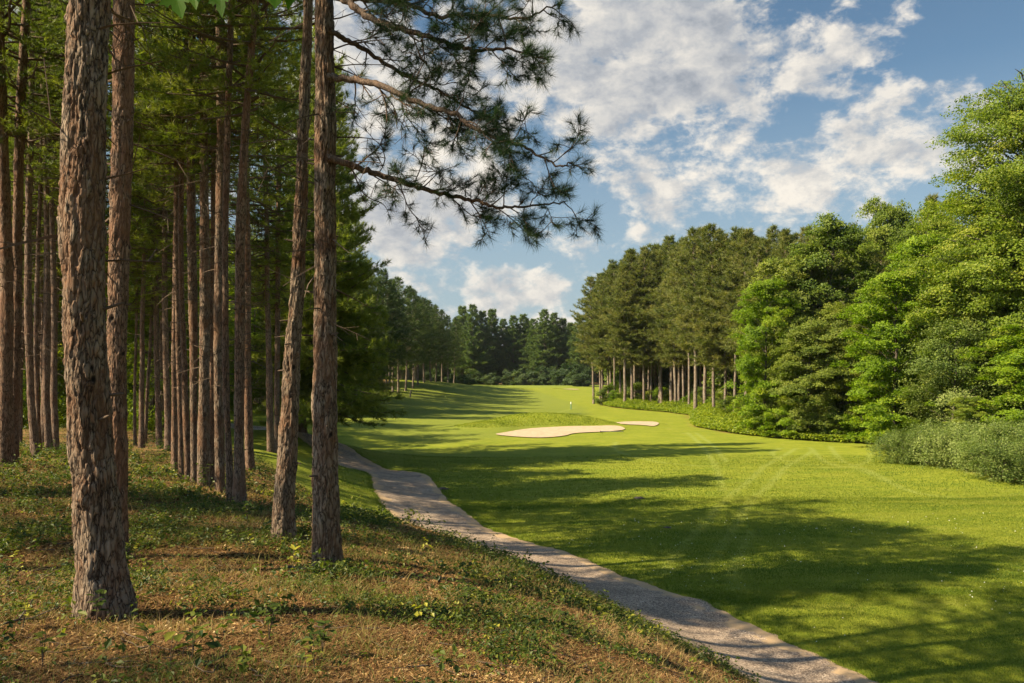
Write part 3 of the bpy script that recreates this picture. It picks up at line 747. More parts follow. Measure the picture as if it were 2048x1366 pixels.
for k, (px, Y, tp) in enumerate([(1218, 118, 770), (1240, 122, 740), (1530, 60, 800), (1575, 57, 812), (1650, 56, 815), (1720, 54, 800), (1800, 50, 800), (1960, 44, 800), (1470, 76, 790), (1330, 116, 775)]):
    nm = ['dark bushy sapling at the left foot of the right-hand pines', 'tall leafy sapling between the leftmost right-hand pine trunks', 'leafy sapling under the slender bright maple', 'round sapling in front of the pale oak',
          'leafy sapling before the dark oak gap', 'leafy sapling below the bright drooping maple', 'leafy sapling behind the left end of the olive shrubs', 'leafy sapling behind the olive shrubs below the tallest tree', 'leafy sapling at the right end of the right-hand pine trunks', 'pale leafy sapling between the middle right-hand pine trunks'][k]
    tree_at([SMALL, SMALLM][k % 2], px, Y, tp, nm, 'sapling', 'sapling', sxy=1.0)
for k, (px, Y) in enumerate([(1200, 117), (1225, 114), (1275, 113), (1310, 117), (1350, 111), (1383, 101), (1400, 96), (1418, 92), (1440, 88), (1458, 86), (1478, 82), (1500, 74)]):
    x = atpx(px, Y); place([SMALL, SMALLM][k % 2], 'sapling', x, Y, rnd.uniform(1.5, 3.4), rnd.uniform(0, 6.28), 'leafy sapling, %s from left between the trunks of the right-hand pines' % ORD[k], 'sapling', 'saplings between the right-hand pine trunks')
# more broadleaf trees behind, filling the wood
for k, (px, Y, tp) in enumerate([(1600, 66, 600), (1660, 66, 580), (1740, 72, 470), (1900, 66, 450), (1960, 62, 380), (2100, 58, 300), (1760, 64, 560), (1850, 56, 640), (2000, 54, 520)]):
    tree_at([OAK1, MAP2, OAK2][k % 3], px, Y, tp, 'broadleaf tree standing behind the front trees of the right-hand wood edge', 'broadleaf_tree', 'tree', sxy=1.15, group='broadleaf trees behind the right-hand wood edge')

# depth of the right-hand wood
n = 0; ptsR = []; tries = 0
while n < 44 and tries < 5000:
    tries += 1
    Y = rnd.uniform(75, 200); x = rnd.uniform(30, 95)
    if 1024 + F * x / Y < np.interp(Y, [75, 120, 200], [1500, 1300, 1230]) or 1024 + F * x / Y > 2000: continue
    if ptsR and min((x - a) ** 2 + (Y - b) ** 2 for a, b in ptsR) < 16: continue
    ptsR.append((x, Y)); n += 1
    place(RP[n % 4], 'pine_tree', x, Y, rnd.uniform(17.5, 20), rnd.uniform(0, 6.28), 'tall pine in the back rows of the right-hand pine stand', 'pine tree', 'pines in the back rows of the right-hand stand')
UNDR = decid(331, 4.5, 3.2, .1, 170, 70, .30, 'oak', cs=.5)
for k in range(14):
    place(UNDR, 'understory_bush', rnd.uniform(24, 48), rnd.uniform(128, 160), rnd.uniform(7, 9.5), rnd.uniform(0, 6.28), 'dark bushy undergrowth shrub in the shade under the right-hand pine stand', 'bush', 'bushes under the right-hand pines', sxy=1.3)
for k in range(46):
    Y = rnd.uniform(70, 175); x = np.interp(Y, [70, 100, 125, 175], [22, 25, 19, 30]) + (rnd.uniform(3, 9) if k % 2 else rnd.uniform(10, 30))
    place(UNDR, 'understory_bush', x, Y, rnd.uniform(3, 6.0), rnd.uniform(0, 6.28), 'dark bushy undergrowth shrub in the shade under the right-hand pine stand', 'bush', 'bushes under the right-hand pines')

# autumn olive shrubs
BU = [decid(220 + k, 2.3, 1.5, .1, 330, 34, .085, 'olive_bush', cs=.16, flat=1.0, upright=.22, rt=.03, lump=.35, power=.65) for k in range(2)]
blist = [(1800, 41.5, 868), (1850, 40, 862), (1905, 38.5, 858), (1960, 37, 862), (2010, 36, 856), (2060, 35, 850), (1870, 43, 850), (1950, 41, 848), (2040, 40, 842), (1995, 33.8, 880), (2095, 33.5, 860)]
for k, (px, Y, tp) in enumerate(blist):
    x = atpx(px, Y); h = un(px, tp, Y)[2] - G(x, Y)
    fr = k in (0, 1, 2, 3, 4, 5, 9, 10)
    lab = 'grey-green shrub, %s from left at the front of the shrub bank' % ORD[[0, 1, 2, 3, 5, 6, 0, 0, 0, 4, 7][k]] if fr else 'grey-green shrub, %s from left at the rear of the shrub bank' % ORD[k - 6]
    place(BU[k % 2], 'olive_shrub', x, Y, h, rnd.uniform(0, 6.28), lab, 'shrub', 'grey-green shrubs at the right edge of the fairway', sxy=1.2)

# ------------------------------------------------------------------ far treelines
DP = [pine(300 + k, 17, 4.6, 2.7, 15, .055, .36, 'pine_dark', tuftgap=.28, r0=.15) for k in range(4)]
WP = [pine(320 + k, 22, 3.0, 5.6, 18, .13, .60, 'white_pine', tuftgap=.34, r0=.2, style='white', dead=False, dens=.95) for k in range(3)]
lf = [(752, 780, 112, 560), (762, 780, 114, 548), (773, 778, 118, 560), (786, 772, 122, 570), (797, 770, 126, 556), (812, 768, 132, 576), (826, 764, 138, 586), (836, 762, 144, 594), (848, 764, 150, 592), (861, 765, 156, 608), (872, 766, 160, 612),
      (884, 767, 166, 622), (896, 768, 172, 628), (908, 769, 178, 632)]
for k, (px, py, Y, tp) in enumerate(lf):
    x = atpx(px, Y); h = un(px, tp + rnd.uniform(-6, 6), Y)[2] - G(x, Y)
    place(DP[k % 4], 'pine_tree', x, Y, h, rnd.uniform(0, 6.28), 'dark pine, %s from left along the shaded left side of the far fairway' % ORD[k], 'pine tree', 'dark pines along the left side of the far fairway', sxy=1.15)
fc = [(925, 238, 616, 0), (946, 234, 612, 1), (966, 236, 625, 2), (985, 240, 622, 0), (1006, 244, 640, 1), (1028, 240, 634, 2), (1048, 242, 632, 0), (1068, 236, 640, 1), (1088, 232, 622, 2), (1108, 238, 628, 1), (1126, 240, 640, 0), (1142, 234, 648, 2), (1158, 225, 640, 1)]
for k, (px, Y, tp, v) in enumerate(fc):
    x = atpx(px, Y); h = un(px, tp, Y)[2] - G(x, Y)
    place(WP[v], 'white_pine_tree', x, Y, h, rnd.uniform(0, 6.28), 'feathery blue-green pine, %s from left in the tree wall beyond the green' % ORD[k], 'pine tree', 'feathery pines beyond the green')
n = 0
ptsF = []
while n < 46:
    x = rnd.uniform(-45, 45); Y = rnd.uniform(238, 285)
    if ptsF and min((x - a) ** 2 + (Y - b) ** 2 for a, b in ptsF) < 16: continue
    px = 1024 + F * x / Y
    if px < 740: continue
    ptsF.append((x, Y)); n += 1
    place(WP[rnd.randrange(3)], 'white_pine_tree', x, Y, rnd.uniform(17, 20), rnd.uniform(0, 6.28), 'feathery pine deep in the wood beyond the green, hidden behind the front ones', 'pine tree', 'pines deep in the wood beyond the green')
n = 0; ptsF = [(atpx(a, c), c) for a, b, c, d in lf]; tries = 0
while n < 62 and tries < 5000:
    tries += 1
    Y = rnd.uniform(92, 215); x = rnd.uniform(-62, -18)
    px = 1024 + F * x / Y
    lim = np.interp(Y, [90, 112, 150, 178, 215], [735, 745, 842, 902, 925])
    if px > lim - 6 or px < 640 and rnd.random() < .35 or px < 250: continue
    if min((x - a) ** 2 + (Y - b) ** 2 for a, b in ptsF) < 2.6 ** 2: continue
    ptsF.append((x, Y)); n += 1
    place(DP[rnd.randrange(4)], 'pine_tree', x, Y, rnd.uniform(15.5, 19), rnd.uniform(0, 6.28), 'dark pine deep in the left wood, beyond its front row', 'pine tree', 'dark pines deep in the left wood', sxy=1.1)
for k in range(34):
    ang = rnd.uniform(-.17, .12) if k % 3 else rnd.uniform(-.45, -.15); rr_ = rnd.uniform(285, 310) if k % 3 else rnd.uniform(150, 215)
    place(UNDR, 'understory_bush', rr_ * math.sin(ang), rr_ * math.cos(ang), rnd.uniform(7, 11), rnd.uniform(0, 6.28), 'tall dark thicket closing the gaps between trunks at the back of the far wood', 'bush', 'thickets at the back of the far wood', sxy=1.5)
UND = decid(330, 4.0, 3.0, .1, 150, 70, .28, 'pine_dark', cs=.5)
for k, (px, Y, tp) in enumerate([(950, 228, 745), (985, 226, 748), (1020, 228, 742), (1050, 226, 740), (1085, 222, 735), (1115, 220, 738), (1145, 216, 730), (1165, 205, 740), (905, 190, 752), (870, 168, 745), (930, 205, 750)]):
    x = atpx(px, Y); h = un(px, tp, Y)[2] - G(x, Y)
    place(UND, 'understory_bush', x, Y, max(2.5, h), rnd.uniform(0, 6.28), 'dark leafy bush at the foot of the trees beyond the green, %s of the line' % ORD[k], 'bush', 'bushes at the foot of the far trees', sxy=1.0)

# ------------------------------------------------------------------ left pines near the camera: individually modelled trunks
NP = [pine(400 + k, 18, 9.2, 2.7, 26, .018, .20, 'pine_mid', tuftgap=.18, r0=.16, bark='bark_mid', dens=.68) for k in range(3)]
LP = [pine(410 + k, 20, 2.2, 3.7, 24, .030, .28, 'pine_mid', tuftgap=.17, r0=.18, bark='bark_mid', style='low', lo=.5, dens=1) for k in range(2)]
BP = [pine(420 + k, 18, 7.0, 2.5, 16, .030, .26, 'pine_mid', tuftgap=.22, r0=.13, bark='bark_mid', lo=.6, dens=.7) for k in range(3)]

def near_trunk(pts, depth, seed, H=17.5, dz=.025, seg=72, zfine=6.5, mat='bark_near', relief=1.0, flare=.36, knots=0, cell=9.0):
    """pts: (px, py, width px) from the ground up to the frame top; widths and centres become metres at this depth"""
    rng = np.random.default_rng(seed)
    W = np.array([un(p[0], p[1], depth) for p in pts]); wid = np.array([p[2] for p in pts]) / F * depth / 2 * (.84 if depth < 12 else .98)
    z0 = G(W[0, 0], depth)
    zk = W[:, 2]; xk = W[:, 0]
    sl = (xk[-1] - xk[0]) / (zk[-1] - zk[0])
    zk = np.append(zk, [zk[-1] + 3, CZ + H - 2]); xk = np.append(xk, [xk[-1] + sl * 3 * .7, xk[-1] + sl * 5]); wid = np.append(wid, [wid[-1] * .85, wid[-1] * .3])
    z = np.concatenate([np.arange(z0 - .25, z0 + zfine, dz), np.arange(z0 + zfine, z0 + H, .22)])
    X = np.interp(z, zk, xk); Rr = np.interp(z, zk, wid)
    ks = max(3, int(.5 / dz)) | 1; ker = np.hanning(ks + 2)[1:-1]; ker /= ker.sum()
    X = np.convolve(np.pad(X, ks // 2, 'edge'), ker, 'valid'); Rr = np.convolve(np.pad(Rr, ks // 2, 'edge'), ker, 'valid')
    Yc = depth + wid[0] * .6 + .08 * np.sin((z - z0) * .5 + seed)*np.clip((z-z0)/3,0,1)
    a = np.linspace(0, 2 * PI, seg, endpoint=False)
    A, Z = np.meshgrid(a, z)
    hz = Z - z0
    r = Rr[:, None] + 0 * A
    lob = .5 + .5 * np.cos(A * 3 + seed) * .5 + .25 * np.cos(A * 5 + 2 * seed)
    r = r + wid[0] * flare * lob * np.exp(-np.clip(hz, -.1, 9) * 3.2)
    rr0 = wid[0]
    cx, cy = np.cos(A) * rr0 * 1.0, np.sin(A) * rr0
    cell = cell * 1.75
    wn = (fbm(cx * 22, cy * 22, Z * 9, s=seed, o=3) - .5)
    wn2 = (fbm(cx * 22 + 7, cy * 22, Z * 9 + 5, s=seed + 40, o=3) - .5)
    d1, d2, idv = voro(cx * cell + wn * 1.5 + 50, cy * cell + wn2 * 1.5 + 50, Z * cell * .20 + wn * 1.3 + 50, s=seed)
    e = d2 - d1
    plate = sstep(.02, .30, e)
    fl = fbm(cx * 10 + 9, cy * 10, Z * 3.2, s=seed + 5, o=4)
    lay = sstep(.47, .53, fl)
    fine = fbm(cx * 60, cy * 60, Z * 24, s=seed + 9, o=2) - .5
    ridge = fbm(cx * 13 + 3, cy * 13, Z * 1.6, s=seed + 31, o=3) - .5
    disp = relief * ((plate - .6) * .007 + (idv - .5) * .007 + (lay - .5) * .006 + fine * .006 + ridge * .022) + (fbm(cx * 3, cy * 3, Z * .9, s=seed + 3, o=2) - .5) * .045 * rr0 / .18
    knot = np.zeros_like(A)
    for q in range(knots):
        ka, kz, kr = rng.random() * 6.28, rng.uniform(.6, 5.2), rng.uniform(.018, .034)
        da = np.angle(np.exp(1j * (A - ka))) * rr0; dd = np.hypot(da, (hz - kz) * .8)
        disp += .020 * np.exp(-(dd / (kr * 1.9)) ** 2) - .03 * np.exp(-(dd / (kr * .8)) ** 2)
        knot = np.maximum(knot, sstep(kr * 1.1, kr * .5, dd))
    r = r + disp
    x = X[:, None] + r * np.cos(A) - xk[0]; y = Yc[:, None] + r * np.sin(A) - depth
    V = np.stack([x, y, Z - z0], -1).reshape(-1, 3)
    n = len(z); ii = np.arange(n - 1)[:, None] * seg; jj = np.arange(seg)[None]; j2 = (jj + 1) % seg
    q = np.stack([ii + jj, ii + j2, ii + seg + j2, ii + seg + jj], -1).reshape(-1, 4)
    me = mk('trunk', V, q, M[mat], {'crack': (sstep(.13, .0, e) * .95 * sstep(.36, .56, fbm(cx * 9, cy * 9, Z * 3, s=seed + 21, o=2))).ravel(), 'flake': ((1 - lay) * sstep(.35, .6, fbm(cx * 3, cy * 3, Z * 1.2, s=seed + 7, o=2))).ravel(), 'knot': knot.ravel()}, True)
    topz = z[-1] - z0; topx = X[-1] - xk[0]
    def at(zabs): return np.array([np.interp(zabs, z, X), np.interp(zabs, z, Yc), zabs])
    return me, (xk[0], depth, z0), topx, topz, at

def stubs(root, at, loc, seed, n, zlo, zhi, r, L=(.03, .12)):
    rng = np.random.default_rng(seed)
    for k in range(n):
        mb = MB(); z = rng.uniform(zlo, zhi); a = rng.random() * 6.28; p = at(z) - np.array(loc)
        l = r + rng.uniform(*L); d = np.array([math.cos(a), math.sin(a), rng.uniform(-.2, .4)])
        V, Fs = tube([p + d * r * .6, p + d * (r + l) * .6, p + d * l * 1.2], [.014, .011, .006], 5); mb.add(V, Fs)
        link('dead_stub', mb.mesh('dead_stub', M['twig'], True), root)

NEAR = [
 # pts, depth, label, H, seg, dz, material, relief, knots, crown height scale, group
 ([(196, 1238, 122), (185, 1150, 108), (181, 1060, 102), (173, 900, 98), (165, 800, 93), (162, 650, 93), (160, 467, 94), (162, 250, 92), (168, 0, 90)], 6.0, 'thickest pine trunk at the left, plated grey bark lit on its left side', 110, .016, 'bark_near', 1.7, 15),
 ([(232, 1132, 40), (233, 1060, 38), (235, 900, 37), (232, 700, 41), (233, 467, 45), (235, 200, 47), (237, 0, 48)], 9.0, 'reddish pine trunk close behind the right side of the thickest trunk', 80, .02, 'bark_red', 1.2, 11),
 ([(650, 1140, 66), (648, 1060, 60), (646, 900, 55), (645, 750, 56), (643, 467, 51), (643, 200, 48), (644, 0, 45)], 8.95, 'straight pine trunk in the middle with long living limbs reaching over the fairway', 96, .018, 'bark_near', 1.4, 13),
 ([(563, 1078, 50), (564, 1000, 50), (570, 900, 44), (580, 700, 36), (594, 467, 32), (606, 200, 26), (615, 0, 22)], 10.6, 'pine trunk leaning right, crossing just left of the straight middle trunk', 72, .022, 'bark_near', 1.4, 10),
 ([(478, 1014, 25), (474, 900, 21), (475, 750, 21), (480, 467, 19), (492, 230, 17), (510, 0, 13)], 15, 'slim pine curving right at the top, rightmost at the front of the trunk cluster', 30, .045, 'bark_red', 1, 4),
 ([(460, 1009, 15), (451, 800, 13), (452, 467, 12), (455, 200, 12), (459, 0, 12)], 15.4, 'thin dark brown pine trunk pressed against the slim curving one', 24, .05, 'bark_red', 1, 3),
 ([(439, 987, 19), (437, 800, 18), (438, 467, 18), (438, 200, 18), (434, 0, 16)], 17, 'straight grey-sided pine in the cluster left of the thin dark brown trunk', 28, .05, 'bark_near', 1, 4),
 ([(424, 974, 12), (423, 700, 12), (423, 467, 12), (428, 0, 10)], 18.6, 'thin reddish trunk half hidden inside the middle of the trunk cluster', 22, .06, 'bark_red', 1, 2),
 ([(404, 975, 23), (405, 800, 21), (405, 600, 21), (404, 350, 18), (407, 150, 14), (410, 0, 12)], 18, 'thickest trunk of the cluster, brightly lit down its left edge', 32, .05, 'bark_near', 1, 4),
 ([(387, 972, 13), (384, 800, 14), (382, 600, 19), (381, 467, 18), (382, 200, 15), (386, 0, 13)], 18.4, 'pale pine trunk widening upward, just left of the thickest cluster trunk', 26, .05, 'bark_near', 1, 3),
 ([(376, 966, 12), (367, 800, 12), (362, 600, 11), (362, 467, 10), (368, 200, 9), (374, 0, 8)], 19, 'slim sunlit trunk leaning left toward its top, left half of the cluster', 24, .06, 'bark_red', 1, 2),
 ([(361, 962, 10), (358, 800, 10), (354, 467, 9), (350, 200, 9), (354, 0, 9)], 19.6, 'slim sunlit trunk, second from the left end of the cluster', 22, .06, 'bark_red', 1, 2),
 ([(347, 944, 13), (349, 800, 12), (351, 467, 11), (355, 100, 9), (358, 0, 9)], 21, 'dark leaning trunk at the left end of the trunk cluster', 22, .06, 'bark_red', 1, 2),
 ([(498, 936, 18), (495, 800, 16), (492, 600, 14), (489, 350, 12), (487, 0, 10)], 23, 'mauve-grey trunk standing just right of and behind the cluster', 24, .07, 'bark_red', 1, 2),
 ([(540, 901, 15), (537, 750, 12), (532, 600, 11), (532, 467, 9), (530, 300, 8), (528, 0, 7)], 30, 'thin pine trunk beside the path bend, left of the leaning trunk', 20, .09, 'bark_mid', 1, 1),
 ([(553, 900, 12), (552, 750, 11), (556, 467, 10), (560, 200, 8), (562, 0, 8)], 30.8, 'thin pine trunk partly hidden behind the leaning trunk', 20, .09, 'bark_mid', 1, 1),
 ([(608, 862, 10), (603, 800, 9), (598, 700, 8), (592, 467, 7)], 44, 'slim distant trunk seen between the leaning and the straight middle trunk', 18, .12, 'bark_mid', 1, 0),
 ([(335, 905, 14), (331, 750, 12), (329, 467, 10), (327, 200, 9), (326, 0, 8)], 28, 'slender trunk just left of the cluster, rising from a green tuft', 20, .09, 'bark_mid', 1, 1),
 ([(317, 892, 12), (313, 700, 10), (310, 467, 8), (308, 200, 7)], 33, 'dim thin trunk, rightmost of three between the thickest trunk and the cluster', 18, .1, 'bark_mid', 1, 0),
 ([(289, 895, 7), (294, 800, 7), (300, 700, 6), (305, 467, 5)], 34, 'thin dark trunk tilting right, middle of three between thickest trunk and cluster', 16, .1, 'bark_mid', 1, 0),
 ([(269, 897, 7), (269, 750, 6), (271, 600, 5), (272, 467, 5)], 33, 'thin upright trunk, nearest to the reddish trunk of three in the gap', 16, .1, 'bark_mid', 1, 0),
 ([(6, 930, 30), (4, 750, 26), (2, 467, 24), (-2, 200, 22), (-4, 0, 20)], 17.5, 'trunk cut by the left frame edge', 30, .05, 'bark_red', 1, 3),
 ([(22, 925, 21), (24, 750, 19), (31, 467, 18), (42, 200, 17), (52, 0, 17)], 18, 'red-brown trunk leaning right beside the left frame edge', 28, .05, 'bark_red', 1, 3),
 ([(38, 896, 9), (38, 700, 8), (38, 467, 7)], 30, 'dim thin trunk right behind the red-brown leaning one', 18, .1, 'bark_mid', 1, 0),
 ([(68, 910, 17), (59, 800, 14), (57, 650, 14), (56, 467, 13), (57, 200, 11), (58, 0, 10)], 21, 'evenly spaced far-left pine trunk with a swollen foot', 22, .06, 'bark_mid', 1, 2),
 ([(76, 908, 10), (73, 700, 9), (74, 467, 8), (80, 200, 7)], 23, 'thin trunk touching the swollen-footed far-left one', 18, .08, 'bark_mid', 1, 1),
 ([(96, 905, 14), (91, 800, 13), (90, 600, 12), (88, 467, 10), (86, 100, 9)], 23, 'far-left trunk second before the thickest trunk', 20, .07, 'bark_mid', 1, 2),
 ([(110, 903, 12), (106, 800, 12), (103, 600, 10), (101, 467, 9), (97, 100, 8)], 24, 'far-left trunk touching the edge of the thickest trunk', 20, .07, 'bark_mid', 1, 2),
]
near_roots = []
crown_rng = random.Random(5)
for k, (pts, d, lab, seg, dz, mat, rel, kn) in enumerate(NEAR):
    w0 = pts[0][2] / F * d / 2
    me, loc, tx, tzz, at = near_trunk(pts, d, 500 + k, H=(17.5 if d < 12 else 14.5), dz=dz, seg=seg, mat=mat, relief=rel * min(1, w0 / .12), knots=kn, cell=9 if w0 > .14 else 12)
    o = empty('pine_tree', loc); tag(o, lab, 'pine tree', 'individual pines of the left wood')
    link('trunk', me, o)
    v = NP[k % 3] if d < 25 else BP[k % 3]
    s = tzz / v['H'] * 1.02
    for part in ('branches', 'crown'):
        c = link('branchwork' if part == 'branches' else part, v[part], o); c.scale = (s * 1.05, s * 1.05, s); c.location = (tx * .75, w0, 0); c.rotation_euler = (0, 0, crown_rng.random() * 6.28)
        if k == 2: c.scale = (s * .9, s * .9, s)
    if d < 19: stubs(o, at, loc, 600 + k, 8 if d < 12 else 12, loc[2] + 1.0, loc[2] + 7, w0 * .8, (.02, .07))
    near_roots.append((o, at, loc))

# ------------------------------------------------------------------ living limbs of the straight middle pine
LIMBS = [
 ([(668, -6), (746, 0), (820, 11), (878, 33), (930, 29), (985, 30), (1040, 38), (1080, 24), (1120, 8)], 9.6, [.0, .1, .1, .0, -.2, -.4, -.5, -.6, -.6], .034),
 ([(668, -12), (700, 6), (739, 33), (790, 55), (856, 73), (911, 92), (948, 101), (1003, 97), (1040, 102), (1070, 108)], 9.4, [0, -.2, -.3, -.5, -.6, -.6, -.7, -.8, -.9, -.9], .046),
 ([(660, 60), (690, 78), (735, 102), (783, 135), (838, 165), (875, 180), (911, 201), (951, 223), (988, 242), (1020, 262)], 9.5, [0, .2, .4, .5, .6, .7, .8, .8, .9, .9], .034),
 ([(655, 153), (671, 155), (720, 161), (765, 172), (820, 198), (875, 218), (911, 229), (948, 256), (995, 275), (1039, 289), (1072, 307), (1120, 331), (1148, 326)], 9.4, [0, 0, -.1, -.3, -.4, -.5, -.6, -.6, -.7, -.7, -.7, -.8, -.8], .044),
 ([(655, 316), (671, 320), (720, 337), (765, 351), (820, 368), (871, 384), (922, 395), (966, 406), (995, 414), (1039, 414), (1090, 410), (1131, 404)], 9.5, [0, 0, .1, .2, .2, .3, .3, .2, .2, .1, .0, -.1], .044),
]
M['needle_near'] = leafmat('near pine needles', [(0, (.014, .034, .012)), (.5, (.030, .062, .022)), (1, (.085, .11, .03))], .25)
def limb(root, loc, spec, seed):
    pts, d, dy, r0 = spec; rng = np.random.default_rng(seed)
    P = np.array([un(a, b, d - .5 + e) for (a, b), e in zip(pts, dy)]); P = cr(P, 6); P += rng.normal(size=P.shape) * .008
    P -= np.array(loc)
    n = len(P); Rr = np.linspace(r0, .007, n)
    mbw, mbn = MB(), MB()
    V, Fs = tube(P, Rr, 8); mbw.add(V, Fs)
    T = []; TD = []
    S = np.concatenate([[0], np.cumsum(np.linalg.norm(np.diff(P, axis=0), axis=1))]); L = S[-1]
    def walk(p, d, ln, r, lvl, depthleaf):
        m = max(3, int(ln / .055)); pts_ = [p]; dd = nrm(d); side = nrm(np.cross(dd, rng.normal(size=3)))
        bend = rng.normal() * .05
        for q in range(m):
            dd = nrm(dd + side * bend + rng.normal(size=3) * .19 + np.array([0, 0, .02 * (q / m)]))
            pts_.append(pts_[-1] + dd * ln / m)
        pts_ = np.array(pts_); V, Fs = tube(pts_, np.linspace(r, max(.0028, r * .5), len(pts_)), 4, False); mbw.add(V, Fs)
        if lvl > 0:
            for q in range(int(2 + ln / .15)):
                i = int(rng.uniform(.25, .95) * m); dr = nrm(pts_[i + 1] - pts_[i])
                nd = nrm(dr * .75 + rng.normal(size=3) * np.array([.6, .6, .5]))
                walk(pts_[i], nd, ln * rng.uniform(.3, .6), r * .6, lvl - 1, depthleaf)
        if rng.random() < depthleaf or lvl > 0 and rng.random() < depthleaf + .2:
            T.append(pts_[-1]); TD.append(nrm(dd + np.array([0.15, 0, .15])))
    k = 0; s = .32
    while s < L:
        p = np.array([np.interp(s, S, P[:, c]) for c in range(3)]); i = min(np.searchsorted(S, s), n - 1); dr = nrm(P[i] - P[i - 1])
        u = s / L
        a = rng.uniform(0, 2 * PI)
        sd = np.array([0, math.cos(a), math.sin(a) * .9])
        dirn = nrm(dr * rng.uniform(.45, 1.0) + sd * .8)
        ln = rng.uniform(.22, .78) * (1.0 - .30 * u)
        walk(p, dirn, ln, .009 * (1.2 - .5 * u), 2 if ln > .32 else 1, .40 if u < .25 else (.62 if u < .45 else .92))
        s += rng.uniform(.07, .16) if u > .3 else rng.uniform(.07, .18); k += 1
    T.append(P[-1]); TD.append(nrm(P[-1] - P[-2]))
    T = np.array(T); TD = np.array(TD)
    needles(mbn, T, TD, 44, .125, .0036, .56, rng, .40 + rng.normal(size=len(T)) * .12, .15)
    w = link('limb', mbw.mesh('limb', M['limb'], True), root)
    link('needle_tufts', mbn.mesh('needle_tufts', M['needle_near']), w)
    return len(T)
o2, at2, loc2 = near_roots[2]
o2.name = 'pine_tree'
nt_tot = [limb(o2, loc2, sp, 700 + i) for i, sp in enumerate(LIMBS)]
print('tufts', nt_tot)

# ------------------------------------------------------------------ left mid-distance trees
midl = [(640, 41, 60, 'dark pine with low sweeping boughs, standing directly behind the straight middle trunk'), (598, 45, 50, 'dense pine behind the leaning trunk, its boughs closing the view'),
        (664, 43, 130, 'bushy pine with lit boughs at the left border of the fairway'), (710, 86, 420, 'bushy pine at the fairway border, behind the one with lit boughs'), (735, 98, 520, 'smaller dark pine where the left border of the far fairway begins')]
for k, (px, Y, tp, lab) in enumerate(midl):
    x = atpx(px, Y); h = un(px, tp, Y)[2] - G(x, Y)
    place(LP[k % 2], 'pine_tree', x, Y, h, rnd.uniform(0, 6.28), lab, 'pine tree', 'individual pines of the left wood', sxy=(.95 if k < 2 else .85 if k == 2 else 1.05))
LD = [decid(430, 12, 3.2, 1.0, 260, 80, .17, 'maple', cs=.5, lump=.8), decid(431, 7, 2.4, .4, 200, 80, .15, 'fern', cs=.45, lump=.7)]
SP = [pine(440 + k, 18, 12.0, 1.7, 14, .03, .24, 'pine_mid', tuftgap=.24, r0=.095, bark='bark_mid', lo=.6, dens=.6) for k in range(2)]
ptsL = [(r[2][0], r[2][1]) for r in near_roots] + [(atpx(a, b), b) for a, b, c, dd in midl]
def ok(x, Y, dmin): return min((x - a) ** 2 + (Y - b) ** 2 for a, b in ptsL) > dmin * dmin
pathd = lambda x, y: float(polydist(np.array([x]), np.array([y]), PATHC)[0])
n = 0; tries = 0
while n < 24 and tries < 6000:           # pines deep in the left wood, in view left of the cluster
    tries += 1
    Y = rnd.uniform(24, 50); px = rnd.uniform(-160, 335); x = atpx(px, Y)
    if not ok(x, Y, 1.7) or (112 < px < 262 and rnd.random() < .8) or 245 < px < 325: continue
    ptsL.append((x, Y)); n += 1
    place(BP[rnd.randrange(3)], 'pine_tree', x, Y, rnd.uniform(16, 20), rnd.uniform(0, 6.28), 'slender dim pine deep in the left wood, far behind the front trunks', 'pine tree', 'pines deep in the near left wood', tilt=(rnd.uniform(-.02, .02), rnd.uniform(-.03, .03)))
n = 0; tries = 0
while n < 42 and tries < 6000:           # beyond the grass strip
    tries += 1
    Y = rnd.uniform(76, 112); px = rnd.uniform(-60, 700); x = atpx(px, Y)
    if not ok(x, Y, 2.6) or pathd(x, Y) < 4: continue
    ptsL.append((x, Y)); n += 1
    place(BP[rnd.randrange(3)], 'pine_tree', x, Y, rnd.uniform(17, 21), rnd.uniform(0, 6.28), 'pine in the wood beyond the strip of grass behind the trunk cluster', 'pine tree', 'pines beyond the grass strip on the left', sxy=1.15)
n = 0; tries = 0
while n < 40 and tries < 4000:
    tries += 1
    Y = rnd.uniform(26, 62); px = rnd.uniform(-30, 335) if n % 4 else rnd.uniform(335, 560); x = atpx(px, Y)
    if n % 4 == 0 and Y < 56: Y = rnd.uniform(74, 84); x = atpx(px, Y)
    if not ok(x, Y, 1.2) or pathd(x, Y) < 3 or 112 < px < 262: continue
    ptsL.append((x, Y)); n += 1
    place(SP[n % 2], 'pine_tree', x, Y, rnd.uniform(15, 19), rnd.uniform(0, 6.28), 'slender dim pine deep in the left wood, far behind the front trunks', 'pine tree', 'pines deep in the near left wood', tilt=(rnd.uniform(-.03, .03), rnd.uniform(-.05, .05)))
for k, (px, Y, h) in enumerate([(30, 48, 10), (90, 44, 8), (285, 46, 11), (310, 50, 9), (265, 58, 12), (10, 58, 13), (330, 74, 12), (150, 52, 11), (-40, 44, 10), (300, 40, 7), (255, 53, 15), (292, 62, 16), (120, 66, 15), (60, 70, 14), (360, 84, 16), (230, 72, 16), (450, 78, 13), (520, 80, 12)]):
    x = atpx(px, Y)
    place(LD[k % 2], 'broadleaf_tree', x, Y, h, rnd.uniform(0, 6.28), 'backlit light-green broadleaf tree glowing between the trunks of the left wood', 'tree', 'light-green broadleaf trees inside the left wood', sxy=1.1)

